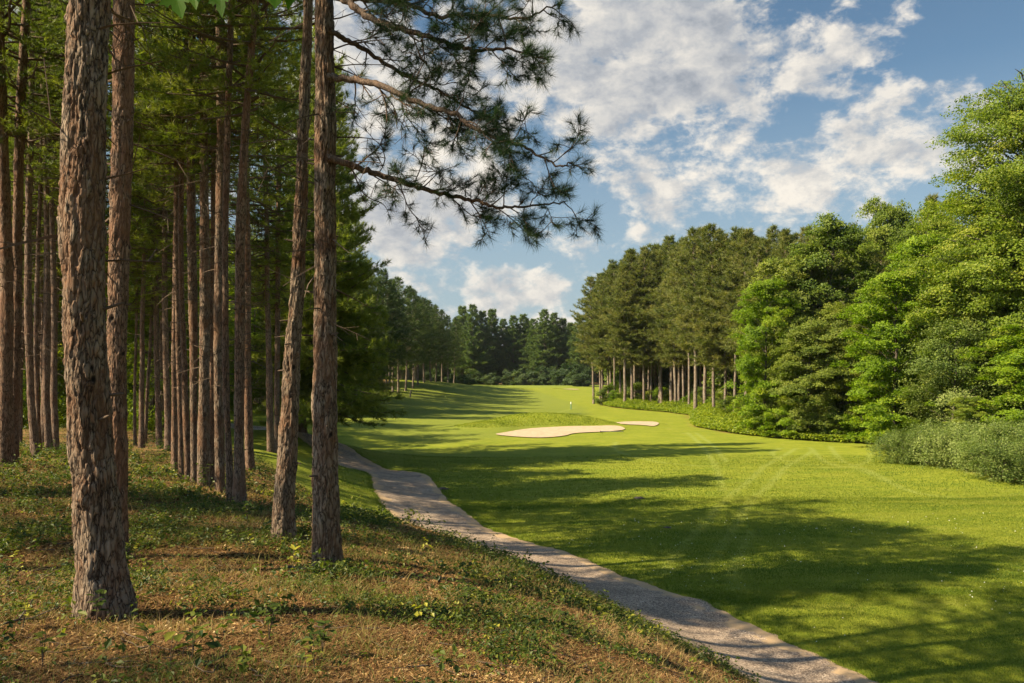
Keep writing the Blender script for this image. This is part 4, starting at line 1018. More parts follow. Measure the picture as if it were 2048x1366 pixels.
# trees whose shade and boughs enter the view from outside the left edge
n = 0; tries = 0
OUT = [(-8.8, 9.6), (-12, 12.0), (-11.5, -1.5), (-8, -5), (-19, 9.8), (-21, 22), (-14, -8), (-24, 4.8), (-6, -9), (-4.5, -6), (-17, 11.2), (-6.4, 1.2), (-9, 6.9), (-20.5, -1.5)]
for k, (x, Y) in enumerate(OUT):
    place(RP[k % 5] if k in (1,) else NP[k % 3], 'pine_tree', x, Y, rnd.uniform(16.5, 19), rnd.uniform(0, 6.28), 'pine standing beside the camera outside the left frame edge', 'pine tree', 'pines beside the camera')

# ------------------------------------------------------------------ ground cover
rg = np.random.default_rng(77)
def scatter(n, x0, x1, y0, y1, dens=None):
    x = rg.uniform(x0, x1, n); y = rg.uniform(y0, y1, n)
    return x, y
def inview(x, y, pad=60):
    px, py, d = proj(np.stack([x, y, gz(x, y)], -1)); return (d > .5) & (px > -pad) & (px < 2048 + pad) & (py < 1366 + pad * 2)
def blades(mb, x, y, h, w, lean, v, rng):
    z = gz(x, y); k = len(x); B = np.stack([x, y, z - .004], -1); a = rng.random(k) * 6.283
    s = np.stack([np.cos(a), np.sin(a), np.zeros(k)], -1) * np.asarray(w).reshape(-1, 1) / 2
    d = np.stack([rng.normal(size=k) * lean, rng.normal(size=k) * lean, np.ones(k)], -1)
    T = B + d * np.asarray(h).reshape(-1, 1)
    Md = B + d * np.array([.6, .6, 1]) * np.asarray(h).reshape(-1, 1) * .55
    V = np.stack([B - s, B + s, Md + s * .75, T, Md - s * .75], 1).reshape(-1, 3)
    i = np.arange(k)[:, None] * 5
    mb.add(V, [i + np.array([[0, 1, 2, 4]]), i + np.array([[4, 2, 3]])], np.repeat(v, 5))
# lawn grass
mb = MB()
for (n, y0, y1, h, w) in [(420000, 8, 17, .032, .006), (330000, 16, 30, .036, .011), (120000, 28, 46, .04, .02)]:
    y = rg.uniform(y0, y1, n); x = rg.uniform(-.2, 1, n) * y * .68 + 0 * y
    x = np.where(rg.random(n) < .12, -rg.random(n) * y * .25, x)
    m = (gf(PD, x, y) > 1.40) & (gf(FM, x, y) < .55) & inview(x, y, 30)
    x, y = x[m], y[m]
    v = np.clip(.42 + (fbm(x * .35, y * 1.5, s=21, o=4) - .5) * 1.5 + rg.normal(size=len(x)) * .15 + gf(TR, x, y) * .3, 0, 1)
    blades(mb, x, y, h * rg.uniform(.6, 1.4, len(x)), w, .5, v, rg)
tag(link('lawn_grass', mb.mesh('lawn_grass', M['blade'])), 'short mown grass blades covering the fairway beside the path', 'grass', kind='stuff')
# longer grass at the path edges and hill edge
mb = MB()
s = rg.uniform(0, sarc[-1] * .42, 26000); sd = np.where(rg.random(26000) < .5, 1, -1)
cx = np.interp(s, sarc, pc[:, 0]); cy = np.interp(s, sarc, pc[:, 1]); nxx = np.interp(s, sarc, nn[:, 0]); nyy = np.interp(s, sarc, nn[:, 1])
o_ = (1.34 + np.abs(rg.normal(size=26000)) * .12 + .10 * (fbm(s * 2, s * 0, s=44) - .5) * 2) * sd
x = cx + nxx * o_; y = cy + nyy * o_
blades(mb, x, y, rg.uniform(.03, .085, len(x)), .007, .55, np.clip(.4 + rg.normal(size=len(x)) * .2, 0, 1), rg)
tag(link('path_edge_grass', mb.mesh('path_edge_grass', M['blade'])), 'ragged longer grass fringing both edges of the path', 'grass', kind='stuff')
# forest floor: dry and green grass
def floorpts(n, y0, y1, xl=-.70, xr=.36):
    y = rg.uniform(y0, y1, n); x = rg.uniform(xl, xr, n) * y
    m = (gf(FM, x, y) > .4) & (gf(PD, x, y) > 1.45) & inview(x, y, 40); return x[m], y[m]
mb = MB()
for n, y0, y1, h0, w in [(110000, 3.8, 8, .075, .004), (120000, 7, 14, .09, .006), (70000, 13, 26, .10, .011), (26000, 24, 48, .12, .022)]:
    x, y = floorpts(n, y0, y1)
    dm = fbm(x * 1.7, y * 1.7, s=51, o=3); m = rg.random(len(x)) < (.34 * sstep(.42, .62, dm) + .10) * np.where(np.hypot(x, y) < 10, .6, 1); x, y = x[m], y[m]
    toe = gf(FM, x, y) < .9
    v = np.clip(.42 + (fbm(x * .7, y * .7, s=52, o=3) - .5) * 1.3 + rg.normal(size=len(x)) * .22 - toe * .2, 0, 1)
    blades(mb, x, y, h0 * rg.uniform(.4, 1.5, len(x)), w, .9, v, rg)
tag(link('forest_grass', mb.mesh('forest_grass', M['dry'])), 'thin dry and green grass growing through the leaf litter', 'grass', kind='stuff')
# leaf litter and needles
mb = MB()
for n, y0, y1, s0 in [(80000, 3.8, 8.5, .028), (70000, 8, 15, .038), (40000, 14, 26, .055)]:
    x, y = floorpts(n, y0, y1)
    z = gz(x, y) + rg.random(len(x)) * .025
    nn_ = rg.normal(size=(len(x), 3)) * .45 + np.array([0, 0, 1])
    v = np.clip(.36 + rg.normal(size=len(x)) * .20 + (fbm(x * 1.4, y * 1.4, s=53, o=3) - .5) * 1.1, 0, 1)
    leaves(mb, np.stack([x, y, z], -1), nn_, s0 * rg.uniform(.5, 1.5, len(x)), rg, v, .6, True)
for n, y0, y1, L in [(130000, 3.8, 9, .11), (90000, 9, 18, .13)]:   # fallen needles
    x, y = floorpts(n, y0, y1); k = len(x); z = gz(x, y) + rg.random(k) * .02 + .004; a = rg.random(k) * 6.283
    d = np.stack([np.cos(a), np.sin(a), rg.normal(size=k) * .15], -1) * L / 2; sd = np.stack([-np.sin(a), np.cos(a), np.zeros(k)], -1) * .0022
    C = np.stack([x, y, z], -1); V = np.stack([C - d - sd, C - d + sd, C + d], 1).reshape(-1, 3)
    mb.add(V, [np.arange(3 * k).reshape(-1, 3)], np.repeat(np.clip(.5 + rg.normal(size=k) * .2, 0, 1), 3))
tag(link('leaf_litter', mb.mesh('leaf_litter', M['litter'])), 'brown and orange fallen leaves and needles covering the forest ground', 'leaf litter', kind='stuff')
mb = MB()
n = 420; yy = rg.uniform(4.2, 17, n); xx = rg.uniform(-.68, .34, n) * yy
for x0, y0 in zip(xx, yy):
    if gf(FM, x0, y0) < .8: continue
    a = rg.random() * 6.283; L = rg.uniform(.12, .5); P = np.array([[x0 + math.cos(a) * L * t + .03 * math.sin(9 * t + x0), y0 + math.sin(a) * L * t + .03 * math.cos(7 * t), 0] for t in np.linspace(0, 1, 5)])
    P[:, 2] = gz(P[:, 0], P[:, 1]) + rg.uniform(.012, .05) + rg.normal(size=5) * .006
    V, Fs = tube(P, np.linspace(rg.uniform(.003, .007), .002, 5), 4, False); mb.add(V, Fs)
tag(link('fallen_twigs', mb.mesh('fallen_twigs', M['twig'])), 'scattered thin dead twigs lying in the leaf litter', 'twigs', kind='stuff')
mb = MB(); n = 900; y = rg.uniform(9, 26, n); x = rg.uniform(.05, .7, n) * y; m = (gf(PD, x, y) > 1.6) & (gf(FM, x, y) < .3) & (fbm(x * .5, y * .5, s=93, o=3) > .5); x, y = x[m], y[m]
leaves(mb, np.stack([x, y, gz(x, y) + .045], -1), rg.normal(size=(len(x), 3)) * .4 + np.array([0, 0, 1]), .016 + .0008 * y, rg, np.full(len(x), .8), .9)
tag(link('clover_flowers', mb.mesh('clover_flowers', leafmat('clover blossom', [(0, (.5, .5, .42)), (1, (.7, .7, .6))], .2))), 'tiny white clover flowers dotted through the lawn', 'clover', kind='stuff')
# low broadleaf ground cover
def sprigs(mb, x, y, nl, size, hh, rng, vb):
    k = len(x); z = gz(x, y); C = np.stack([x, y, z], -1)
    a = rng.random((k, nl)) * 6.283; r = rng.uniform(.2, 1.0, (k, nl)) * np.asarray(size).reshape(-1, 1) * 1.6
    P = C[:, None] + np.stack([np.cos(a) * r, np.sin(a) * r, rng.uniform(.25, 1, (k, nl)) * np.asarray(hh).reshape(-1, 1)], -1)
    nv = np.stack([np.cos(a) * .5, np.sin(a) * .5, np.ones((k, nl))], -1) + rng.normal(size=(k, nl, 3)) * .35
    v = np.repeat(vb, nl) + rng.normal(size=k * nl) * .1
    leaves(mb, P.reshape(-1, 3), nv.reshape(-1, 3), np.repeat(size, nl) * rng.uniform(.6, 1.3, k * nl), rng, np.clip(v, 0, 1), .58, True)
mb = MB()
for n, y0, y1, sz, hh in [(8500, 3.8, 9, .030, .10), (12000, 8, 16, .042, .13), (11000, 15, 30, .065, .16), (4500, 28, 48, .09, .22)]:
    x, y = floorpts(n, y0, y1)
    dm = fbm(x * 1.0, y * 1.0, s=61, o=3); m = rg.random(len(x)) < .95 * sstep(.46, .58, dm) + .03; x, y = x[m], y[m]
    sprigs(mb, x, y, 7, sz * rg.uniform(.6, 1.5, len(x)), hh * rg.uniform(.5, 1.5, len(x)), rg, np.clip(.38 + rg.normal(size=len(x)) * .26, 0, 1))
for n, y0, y1, sz, hh in [(60, 4.4, 9, .055, .22), (150, 8, 17, .06, .26), (260, 16, 30, .08, .35)]:
    x, y = floorpts(n, y0, y1); sprigs(mb, x, y, 14, sz * rg.uniform(.7, 1.3, len(x)), hh * rg.uniform(.6, 1.4, len(x)), rg, np.clip(.4 + rg.normal(size=len(x)) * .3, 0, 1))
tag(link('ground_cover', mb.mesh('ground_cover', M['plant'])), 'low green leafy seedlings and weeds scattered over the forest ground', 'ground cover', kind='stuff')
# ferns and brush along the right wood edge
mb = MB()
RE = cr(np.array([(23.8, 53.5), (21.5, 55.3), (19.6, 57.3), (17.2, 62.5), (16.6, 71), (18.4, 80), (20, 89), (19.2, 99), (15.0, 107.5), (13.6, 117), (16.5, 128)]), 10)
n = 17000; t = rg.random(n) * (len(RE) - 1); i0 = t.astype(int); i1 = np.minimum(i0 + 1, len(RE) - 1); f = t - i0
x = RE[i0, 0] * (1 - f) + RE[i1, 0] * f + np.abs(rg.normal(size=n)) * 1.7 - .2; y = RE[i0, 1] * (1 - f) + RE[i1, 1] * f + rg.normal(size=n) * .6
hgt = .45 + 1.0 * fbm(x * .5, y * .5, s=71, o=2) * sstep(-.2, 1.6, x - np.interp(y, np.sort(RE[:, 1]), RE[np.argsort(RE[:, 1]), 0]))
sprigs(mb, x, y, 11, .17 * rg.uniform(.7, 1.3, n), hgt * 1.1, rg, np.clip(.5 + rg.normal(size=n) * .2, 0, 1))
tag(link('edge_undergrowth', mb.mesh('edge_undergrowth', M['fern'])), 'bright green low undergrowth along the foot of the right-hand wood', 'undergrowth', kind='stuff')
# shaggy grass on the mound above the bunker
mb = MB()
n = 30000; x = rg.uniform(-6, 10.5, n); y = rg.uniform(62.5, 74, n); m = (mounds(x, y) > .22) & ~inpoly(x, y, BUNK1) & ~inpoly(x, y, BUNK2); x, y = x[m], y[m]
blades(mb, x, y, rg.uniform(.04, .11, len(x)), .035, .5, np.clip(.5 + (fbm(x * 1.2, y * 1.2, s=81, o=3) - .5) * 1.4 + rg.normal(size=len(x)) * .15, 0, 1), rg)
tag(link('mound_grass', mb.mesh('mound_grass', leafmat('mound grass', [(0, (.08, .115, .01)), (.5, (.19, .235, .02)), (1, (.30, .31, .05))], .35, .6, .1))), 'shaggy yellow-green grass on the mound above the large bunker', 'grass', kind='stuff')

# ------------------------------------------------------------------ individual small plants, sticks
def leafshape(L, W, fold=.18, droop=.15):
    s = np.array([0, .12, .3, .5, .72, .9, 1.0]); w = np.array([.0, .5, .95, 1, .72, .3, 0]) * W / 2
    V = []
    for a, b in zip(s, w): V += [[a * L, -b, b * fold * 2 - droop * L * a * a], [a * L, 0, -droop * L * a * a], [a * L, b, b * fold * 2 - droop * L * a * a]]
    Fc = []
    for k in range(6): Fc += [[3 * k, 3 * k + 1, 3 * k + 4, 3 * k + 3], [3 * k + 1, 3 * k + 2, 3 * k + 5, 3 * k + 4]]
    return np.array(V), np.array(Fc)
def rot(V, az, el):
    ce, se = math.cos(el), math.sin(el); V = V @ np.array([[ce, 0, se], [0, 1, 0], [-se, 0, ce]])
    ca, sa = math.cos(az), math.sin(az); return V @ np.array([[ca, sa, 0], [-sa, ca, 0], [0, 0, 1]])
def seedling(px, Y, h, nst, L, W, lab, seed, vb=.45, nlf=5):
    rng = np.random.default_rng(seed); x = atpx(px, Y); z = G(x, Y)
    o = empty('seedling', (x, Y, z)); tag(o, lab, 'plant', 'small leafy plants on the forest ground')
    ms, ml = MB(), MB()
    for s in range(nst):
        a = rng.random() * 6.28; lean = rng.uniform(.05, .4); P = np.array([[math.cos(a) * lean * t * t * h, math.sin(a) * lean * t * t * h, h * t * rng.uniform(.97, 1.03)] for t in np.linspace(0, 1, 6)]); P[0] = [rng.normal() * .02, rng.normal() * .02, -.02]
        V, Fs = tube(P, np.linspace(.003, .0015, 6), 5); ms.add(V, Fs)
        for q in range(nlf):
            t = .35 + .65 * (q + 1) / nlf; c = np.array([np.interp(t, np.linspace(0, 1, 6), P[:, k]) for k in range(3)])
            V, Fc = leafshape(L * .78 * rng.uniform(.6, 1.2), W * .8 * rng.uniform(.8, 1.2)); V = rot(V, a + q * 2.4 + rng.normal() * .3, rng.uniform(-.1, .6)) + c
            ml.add(V, [Fc], np.clip(vb + rng.normal() * .15, 0, 1))
    link('stem', ms.mesh('stem', M['twig'], True), o); link('leaves', ml.mesh('leaves', M['plant'], True), o)
for a in [(205, 5.75, .26, 5, .085, .045, 'leafy green plant growing against the foot of the thickest trunk', 801, .3, 5),
          (60, 5.6, .22, 3, .10, .055, 'yellow-green broad-leaved plant left of the thickest trunk', 802, .75, 4),
          (312, 5.0, .20, 3, .12, .045, 'plant with long narrow leaves in the dark shade right of the thickest trunk', 803, .4, 4),
          (395, 4.95, .20, 3, .12, .05, 'low plant with one pale curled leaf, lower centre-left', 804, .55, 4),
          (350, 4.65, .24, 2, .14, .06, 'tall wilted plant with drooping olive leaves near the bottom edge', 805, .6, 3),
          (545, 5.4, .24, 4, .09, .05, 'dense green plant cluster at lower centre below the trunks', 806, .35, 5),
          (635, 4.75, .18, 2, .09, .05, 'small bright yellow-leaved seedling at the bottom centre', 807, .95, 4),
          (100, 4.7, .18, 3, .10, .05, 'pale-green seedling at the bottom left corner', 808, .7, 4),
          (262, 8.3, .30, 5, .10, .06, 'dark leafy plant with yellow tips right of the reddish trunk', 809, .35, 5),
          (300, 7.6, .20, 4, .07, .045, 'sunlit seedling in the bright patch between the trunks', 810, .85, 4),
          (410, 17.0, .55, 6, .12, .07, 'green bush at the foot of the thickest trunk of the cluster', 811, .3, 6),
          (660, 9.1, .28, 5, .08, .05, 'leafy plant at the foot of the straight middle trunk', 812, .3, 5),
          (590, 8.6, .24, 3, .12, .045, 'bright narrow-leaved sprig left of the straight middle trunk', 813, .85, 4),
          (500, 11.5, .30, 5, .09, .05, 'dark green plant left of the leaning trunk', 814, .3, 5),
          (820, 19.0, .40, 5, .13, .08, 'broad-leaved plant at the left edge of the path', 815, .3, 5),
          (650, 5.1, .22, 4, .10, .05, 'green seedling group in the shaded middle foreground', 816, .35, 5),
          (30, 7.0, .26, 4, .09, .05, 'green plant near the left frame edge, behind the litter', 817, .5, 5),
          (930, 7.4, .24, 4, .08, .05, 'dull green weed on the slope above the path', 818, .3, 5),
          (1120, 6.9, .2, 4, .07, .045, 'small weed low on the slope beside the bottom stretch of path', 819, .4, 5)]: seedling(*a)
def stick(pts, r, lab, seed, forks=2):
    rng = np.random.default_rng(seed); P = np.array([[atpx(a, b), b, 0] for a, b in pts]); P[:, 2] = gz(P[:, 0], P[:, 1]) + r + .015
    P = cr(P, 5); P[:, 2] += rng.normal(size=len(P)) * .006; o0 = P[0].copy(); P = P - o0; mb = MB()
    V, Fs = tube(P, np.linspace(r, r * .4, len(P)), 7); mb.add(V, Fs)
    for k in range(forks):
        i = rng.integers(2, len(P) - 2); d = nrm(P[i + 1] - P[i]) + rng.normal(size=3) * .6; d[2] = abs(d[2]) * .4
        V, Fs = tube([P[i], P[i] + nrm(d) * .12, P[i] + nrm(d) * .25 + rng.normal(size=3) * .03], [r * .6, r * .4, r * .2], 5); mb.add(V, Fs)
    o = link('fallen_stick', mb.mesh('fallen_stick', M['bark_hard'], True), None, o0); tag(o, lab, 'stick', 'fallen sticks on the forest ground')
stick([(5, 5.55), (50, 5.75), (110, 5.95)], .012, 'curved dead stick left of the foot of the thickest trunk', 901)
stick([(150, 4.75), (250, 4.8), (400, 4.85)], .007, 'long thin twig lying across the litter near the bottom left', 902)
stick([(1000, 6.4), (1050, 6.9), (1120, 7.1)], .014, 'dark rotten stick on the slope above the path', 903, 1)
stick([(580, 8.9), (620, 8.85), (668, 8.8)], .02, 'short dark branch piece below the straight middle trunk', 904, 1)
stick([(40, 6.9), (75, 7.4), (110, 7.8)], .010, 'thin stick in the shade left of the thickest trunk', 905)
stick([(820, 5.0), (900, 5.3), (960, 5.7)], .006, 'pale thin twig on the slope at the bottom centre', 906)
mbk = MB(); V, Fs = tube([[0, 0, -.05], [.015, 0, .16], [.05, 0, .26]], [.022, .016, .006], 6); mbk.add(V, Fs); V, Fs = tube([[0.01, 0, .1], [-.05, .02, .2]], [.012, .005], 5); mbk.add(V, Fs)
xx = atpx(492, 14.8); tag(link('broken_snag', mbk.mesh('broken_snag', M['bark_hard'], True), None, (xx, 14.8, G(xx, 14.8) + .0)), 'small dark broken snag right of the slim curving pine', 'snag')
def clod(px, py, r, lab, seed):
    P = ung(px, py); x, y = P[0], P[1]; a = np.linspace(0, 2 * PI, 12, endpoint=False); e = np.linspace(0, PI / 2, 5)
    A, E = np.meshgrid(a, e); rr = r * (.7 + .6 * vnoise(np.cos(A) * 2 + seed, np.sin(A) * 2 + 3, E * 2))
    V = np.stack([np.cos(A) * np.cos(E) * rr * 1.5, np.sin(A) * np.cos(E) * rr, np.sin(E) * rr * .5 - .01], -1).reshape(-1, 3)
    i = np.arange(4)[:, None] * 12; j = np.arange(12)[None]; j2 = (j + 1) % 12
    q = np.stack([i + j, i + j2, i + 12 + j2, i + 12 + j], -1).reshape(-1, 4)
    tag(link('divot_clod', mk('divot_clod', V, q, M['bark_hard'], None, True), None, (x, y, G(x, y) + .02)), lab, 'clod', 'torn turf clods on the lawn')
clod(1280, 997, .13, 'dark turf clod alone in the shaded lawn', 3); clod(886, 973, .15, 'reddish bare turf clod beside the path bend', 5); clod(1335, 1056, .08, 'tiny turf clod nearer the camera on the shaded lawn', 8)

# ------------------------------------------------------------------ maple leaves hanging into the top of the frame
def maple_leaf(S):
    half = [(0, 0), (.18, -.10), (.30, -.02), (.52, -.04), (.42, .12), (.72, .22), (.62, .32), (.86, .50), (.60, .52), (.52, .62), (.30, .52), (.34, .74), (.22, .84), (.0, 1.12)]
    pts = half + [(-a, b) for a, b in half[-2:0:-1]]
    V = [(0, .28, 0)] + [(a * .62, b, -abs(a) * .12 - .1 * b * b) for a, b in pts]
    n = len(pts); Fc = [[0, 1 + k, 1 + (k + 1) % n] for k in range(n)]
    return np.array(V) * S, np.array(Fc)
mroot = empty('maple_sapling', (-3.6, 1.2, G(-3.6, 1.2))); tag(mroot, 'maple bough whose lobed green leaves hang into the top of the view', 'maple')
wood = MB()
b0 = np.array([-3.6, 1.2, G(-3.6, 1.2)])
def rel(p): return np.array(p, float) - b0
tw = [rel((-3.6, 1.2, b0[2] - .1)), rel((-3.55, 1.3, b0[2] + 1.8)), rel((-3.3, 1.8, CZ + 1.2)), rel((-2.6, 2.7, CZ + 2.05)), rel(un(380, -55, 3.6)), rel(un(480, -50, 3.55)), rel(un(570, -45, 3.5))]
V, Fs = tube(cr(np.array(tw), 6), np.linspace(.035, .004, 37), 7); wood.add(V, Fs)
leafspec = [(347, -22, 3.6, .15, 200, .2), (322, -32, 3.6, .12, 160, .3), (385, -38, 3.58, .13, 190, .0), (438, -24, 3.55, .12, 185, -.3), (462, -42, 3.55, .11, 140, .2), (412, -30, 3.5, .11, 215, .3), (556, -26, 3.5, .11, 180, .3), (588, -40, 3.5, .12, 165, -.3), (530, -38, 3.5, .12, 200, .1)]
rm = np.random.default_rng(3)
for px, py, Y, S, ang, tilt in leafspec:
    V, Fc = maple_leaf(S)
    a = math.radians(ang); c, s = math.cos(a), math.sin(a)
    X, Z = V[:, 0] * c - V[:, 1] * s, V[:, 0] * s + V[:, 1] * c
    V2 = np.stack([X, V[:, 2] + Z * tilt * .8 + X * tilt, Z], -1) + rel(un(px, py, Y))
    tb = MB(); tb.add(V2, [Fc], rm.uniform(.2, .9)); link('leaf', tb.mesh('leaf', M['overhang']), mroot)
    V, Fs = tube([rel(un(px, py, Y)), rel(un(px + 8, -50, Y))], [.0012, .0016], 4, False); wood.add(V, Fs)
link('bough', wood.mesh('bough', M['bark_hard'], True), mroot)

# ------------------------------------------------------------------ golf furniture
Mw = simple('white paint', (.75, .75, .72), .5); Mg = simple('green paint', (.03, .14, .08), .5); My = simple('yellow flag cloth', (.75, .55, .03), .8); Mk = simple('dark post', (.05, .045, .04), .7); Mh = simple('grey wood handle', (.30, .28, .26), .7)
P = un(1142, 818, 104); x, y = P[0], 104.0; z = G(x, y)
o = empty('distance_marker_post', (x, y, z)); tag(o, 'green post with white top beside the fairway in front of the right-hand pines', 'marker post')
mb = MB(); V, Fs = tube([[0, 0, -.2], [0, 0, .68]], .055, 12); mb.add(V, Fs); link('post', mb.mesh('post', Mg, True), o)
mb = MB(); V, Fs = tube([[0, 0, .68], [0, 0, .93], [0, 0, .97]], [.065, .065, .03], 12); mb.add(V, Fs); link('cap', mb.mesh('cap', Mw, True), o)
x = atpx(1025, 226); z = G(x, 226)
o = empty('golf_flag', (x, 226, z)); tag(o, 'yellow flag on its thin pole standing on the far putting green', 'golf flag')
mb = MB(); V, Fs = tube([[0, 0, -.1], [0, 0, 2.3]], .035, 8); mb.add(V, Fs); link('pole', mb.mesh('pole', My, True), o)
gx_, gz_ = np.meshgrid(np.linspace(0, .55, 8), np.linspace(1.45, 2.28, 6)); V = np.stack([gx_ + .035, .05 * np.sin(gx_ * 9), gz_ - gx_ * .25], -1).reshape(-1, 3); V2 = V + np.array([0, .012, 0])
q = np.array([[r * 8 + c, r * 8 + c + 1, r * 8 + 8 + c + 1, r * 8 + 8 + c] for r in range(5) for c in range(7)])
mb = MB(); mb.add(V, [q]); mb.add(V2, [q[:, ::-1]]); link('flag', mb.mesh('flag', My, True), o)
x = atpx(821, 112); z = G(x, 112)
mb = MB(); V, Fs = tube([[0, 0, -.1], [.02, 0, .55], [.10, 0, 1.05]], [.09, .09, .08], 8); mb.add(V, Fs); V, Fs = box((.14, 0, .72), (.16, .1, .16)); mb.add(V, Fs)
tag(link('ball_washer_post', mb.mesh('ball_washer_post', Mk), None, (x, 112, z)), 'small dark tilted post on the left side of the far fairway', 'post')
x = atpx(1222, 62.3); z = G(x, 62.3) + .06
o = empty('bunker_rake', (x, 62.3, z), -.06); tag(o, 'rake lying on the right end of the large sand bunker', 'rake')
mb = MB(); V, Fs = tube([[-.8, 0, .06], [.95, 0, .05]], .028, 8); mb.add(V, Fs); link('handle', mb.mesh('handle', Mh, True), o)
mb = MB(); V, Fs = box((-.84, 0, .06), (.06, .55, .05)); mb.add(V, Fs)
for k in range(9): V, Fs = tube([[-.84, -.24 + k * .06, .04], [-.84, -.24 + k * .06, -.04]], [.010, .005], 4); mb.add(V, Fs)
link('rake_head', mb.mesh('rake_head', Mk), o)

# ------------------------------------------------------------------ air
hm, hnt, hout = newmat('thin summer haze'); pv = N(hnt, 'ShaderNodeVolumePrincipled', {'Color': (.80, .86, .93, 1), 'Density': .00010, 'Anisotropy': .3}); hnt.links.new(pv.outputs[0], hout.inputs['Volume'])
V, Fs = box((0, 250, 17.5), (2600, 2700, 45)); mb = MB(); mb.add(V, Fs)
tag(link('haze', mb.mesh('haze', hm)), 'thin pale summer haze over the far end of the fairway', 'haze', kind='stuff')

# ------------------------------------------------------------------ light
SUN_EL, SUN_DIR = math.radians(40), np.array([-1.0, -.30])
az = math.atan2(SUN_DIR[1], SUN_DIR[0])
sv = Vector((math.cos(az) * math.cos(SUN_EL), math.sin(az) * math.cos(SUN_EL), math.sin(SUN_EL)))
sun = bpy.data.lights.new('sun', 'SUN'); sun.energy = 5.0; sun.angle = math.radians(.5); sun.color = (1, .83, .56)
so = bpy.data.objects.new('sun', sun); COL.objects.link(so); so.rotation_euler = sv.to_track_quat('Z', 'Y').to_euler(); so.location = (-30, -10, 40)

w = bpy.data.worlds.new('World'); scene.world = w; w.use_nodes = True; nt = w.node_tree; nt.nodes.clear()
out = nt.nodes.new('ShaderNodeOutputWorld')
sky = N(nt, 'ShaderNodeTexSky', sky_type='NISHITA', sun_disc=False, sun_elevation=SUN_EL, sun_rotation=math.atan2(sv.x, sv.y), altitude=200, air_density=1.0, dust_density=.6, ozone_density=1.6)
d = N(nt, 'ShaderNodeTexCoord').outputs['Generated']
sep = N(nt, 'ShaderNodeSeparateXYZ', {0: d})
zc = math_(nt, 'ADD', math_(nt, 'MAXIMUM', sep.outputs[2], 0.0), .16)
pxn = math_(nt, 'DIVIDE', sep.outputs[0], zc); pyn = math_(nt, 'DIVIDE', sep.outputs[1], zc)
P3 = N(nt, 'ShaderNodeCombineXYZ', {0: pxn, 1: pyn, 2: 0.0}).outputs[0]
def pdir(px, py):
    v = un(px, py, 100.0) - np.array([0, 0, CZ]); v /= np.linalg.norm(v); return v
# cloud cover: where in the sky the banks and gaps lie (world directions)
def blob(px, py, rad, amp):
    dt = N(nt, 'ShaderNodeVectorMath', {0: d, 1: tuple(pdir(px, py))}, operation='DISTANCE').outputs['Value']
    return N(nt, 'ShaderNodeMapRange', {0: dt, 1: rad * 1.3, 2: rad * .15, 3: 0.0, 4: amp}, interpolation_type='SMOOTHSTEP').outputs[0]
cover = None
for q in [(1080, 40, .22, .26), (1250, 60, .22, .25), (1180, 200, .13, .25), (1330, 190, .13, .24), (1230, 250, .07, .22), (1450, 100, .17, .19), (1600, 60, .17, .17), (1720, 130, .12, .17), (1790, 60, .08, .15), (1560, 190, .09, .16),
          (1700, 280, .10, .21), (1620, 320, .08, .21), (1790, 300, .07, .19), (1560, 370, .06, .20), (1430, 330, .07, .21), (1350, 390, .07, .18), (1300, 340, .05, .19), (1960, 180, .08, .16), (1740, 370, .05, .17),
          (800, 240, .28, .19), (900, 330, .16, .18), (780, 470, .12, .19), (880, 520, .10, .12), (1020, 585, .052, .27), (970, 592, .045, .24), (1080, 590, .045, .25), (1180, 500, .045, .17), (1285, 465, .03, .15), (1250, 560, .06, .10), (200, 150, .5, .13), (1040, 640, .10, .14), (850, 600, .10, .14), (1900, 350, .06, .10), (1650, 180, .12, .18), (1350, 120, .2, .24), (1880, 180, .08, .17), (1620, 110, .12, .19), (1760, 200, .09, .19), (1480, 230, .09, .18)]:
    g = blob(*q); cover = g if cover is None else math_(nt, 'MAXIMUM', cover, g)
for q in [(1600, 235, .035, .07), (1560, 265, .03, .07), (1400, 252, .04, .09), (1930, 60, .10, .12), (2020, 90, .10, .12), (1500, 60, .03, .05), (1850, 240, .03, .08), (1480, 300, .03, .10), (1090, 350, .06, .05), (1160, 380, .06, .10)]:
    cover = math_(nt, 'SUBTRACT', cover, blob(*q))
V3 = mapping(nt, d, (1.0, 1.0, 1.55), (0, .32, 0))
def cl(offset, det=7):
    vv = N(nt, 'ShaderNodeVectorMath', {0: V3, 1: offset}, operation='ADD').outputs[0]
    a = noise(nt, vv, 7.0, det, .58, .12)
    b = noise(nt, vv, 23.0, 6, .64, .15)
    return math_(nt, 'ADD', math_(nt, 'ADD', math_(nt, 'MULTIPLY', a, .72), math_(nt, 'MULTIPLY', b, .62)), -.185)
base = cl((3.1, 1.7, 0)); shf = cl((3.1 - .022, 1.7, .012), 3)
den = math_(nt, 'ADD', base, cover)
mask = N(nt, 'ShaderNodeMapRange', {0: den, 1: .535, 2: .73, 3: 0.0, 4: 1.0}, interpolation_type='SMOOTHSTEP').outputs[0]
thick = N(nt, 'ShaderNodeMapRange', {0: den, 1: .64, 2: .95, 3: 0.0, 4: 1.0}).outputs[0]
lit = N(nt, 'ShaderNodeMapRange', {0: math_(nt, 'SUBTRACT', base, shf), 1: -.10, 2: .10, 3: 0.0, 4: 1.0}).outputs[0]
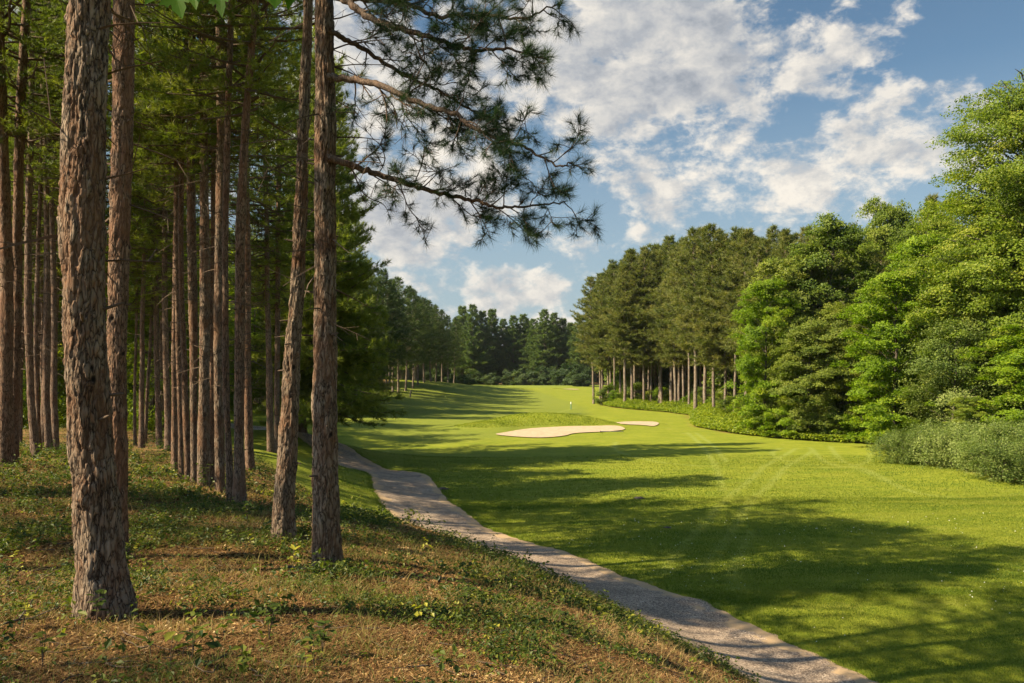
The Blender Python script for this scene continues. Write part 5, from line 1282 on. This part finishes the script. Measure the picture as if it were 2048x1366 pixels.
tone = math_(nt, 'ADD', math_(nt, 'MULTIPLY', lit, .5), math_(nt, 'MULTIPLY', math_(nt, 'SUBTRACT', 1.0, thick), .5))
big_ = noise(nt, V3, 3.0, 3, .5)
tone = math_(nt, 'ADD', tone, math_(nt, 'MULTIPLY', math_(nt, 'SUBTRACT', big_, .5), .9))
ccol = ramp(nt, tone, [(.10, (.125, .138, .158)), (.36, (.195, .202, .212)), (.60, (.270, .264, .252)), (.92, (.39, .36, .315))])
skyc = N(nt, 'ShaderNodeMix', {0: 1.0}, data_type='RGBA', blend_type='MULTIPLY'); nt.links.new(sky.outputs[0], skyc.inputs[6]); skyc.inputs[7].default_value = (.040, .045, .043, 1)
hz = N(nt, 'ShaderNodeMapRange', {0: sep.outputs[2], 1: 0.0, 2: .34, 3: .92, 4: 0.0}).outputs[0]
skyb = mix(nt, hz, skyc.outputs[2], (.165, .20, .225))
fin = mix(nt, math_(nt, 'MULTIPLY', mask, .96), skyb, ccol)
# ambient fill added for the shade: sky boosted sunward, behind and left of camera
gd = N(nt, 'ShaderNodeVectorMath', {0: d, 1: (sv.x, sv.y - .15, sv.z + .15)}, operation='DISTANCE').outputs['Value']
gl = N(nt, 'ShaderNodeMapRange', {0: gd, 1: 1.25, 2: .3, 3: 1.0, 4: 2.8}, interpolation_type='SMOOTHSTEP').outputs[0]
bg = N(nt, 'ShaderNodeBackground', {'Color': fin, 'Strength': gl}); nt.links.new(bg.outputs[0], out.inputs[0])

scene.view_settings.view_transform = 'Standard'; scene.view_settings.look = 'None'; scene.view_settings.gamma = 1; scene.view_settings.exposure = 1.36
scene.view_settings.use_curve_mapping = False
scene.cycles.max_bounces = 6; scene.cycles.diffuse_bounces = 3; scene.cycles.glossy_bounces = 1; scene.cycles.transmission_bounces = 3; scene.cycles.transparent_max_bounces = 4
scene.cycles.use_adaptive_sampling = True; scene.cycles.adaptive_threshold = .015
scene.cycles.use_denoising = True
scene.cycles.caustics_reflective = False; scene.cycles.caustics_refractive = False
tot = sum(len(m.polygons) for m in bpy.data.meshes); print('unique polys', tot)
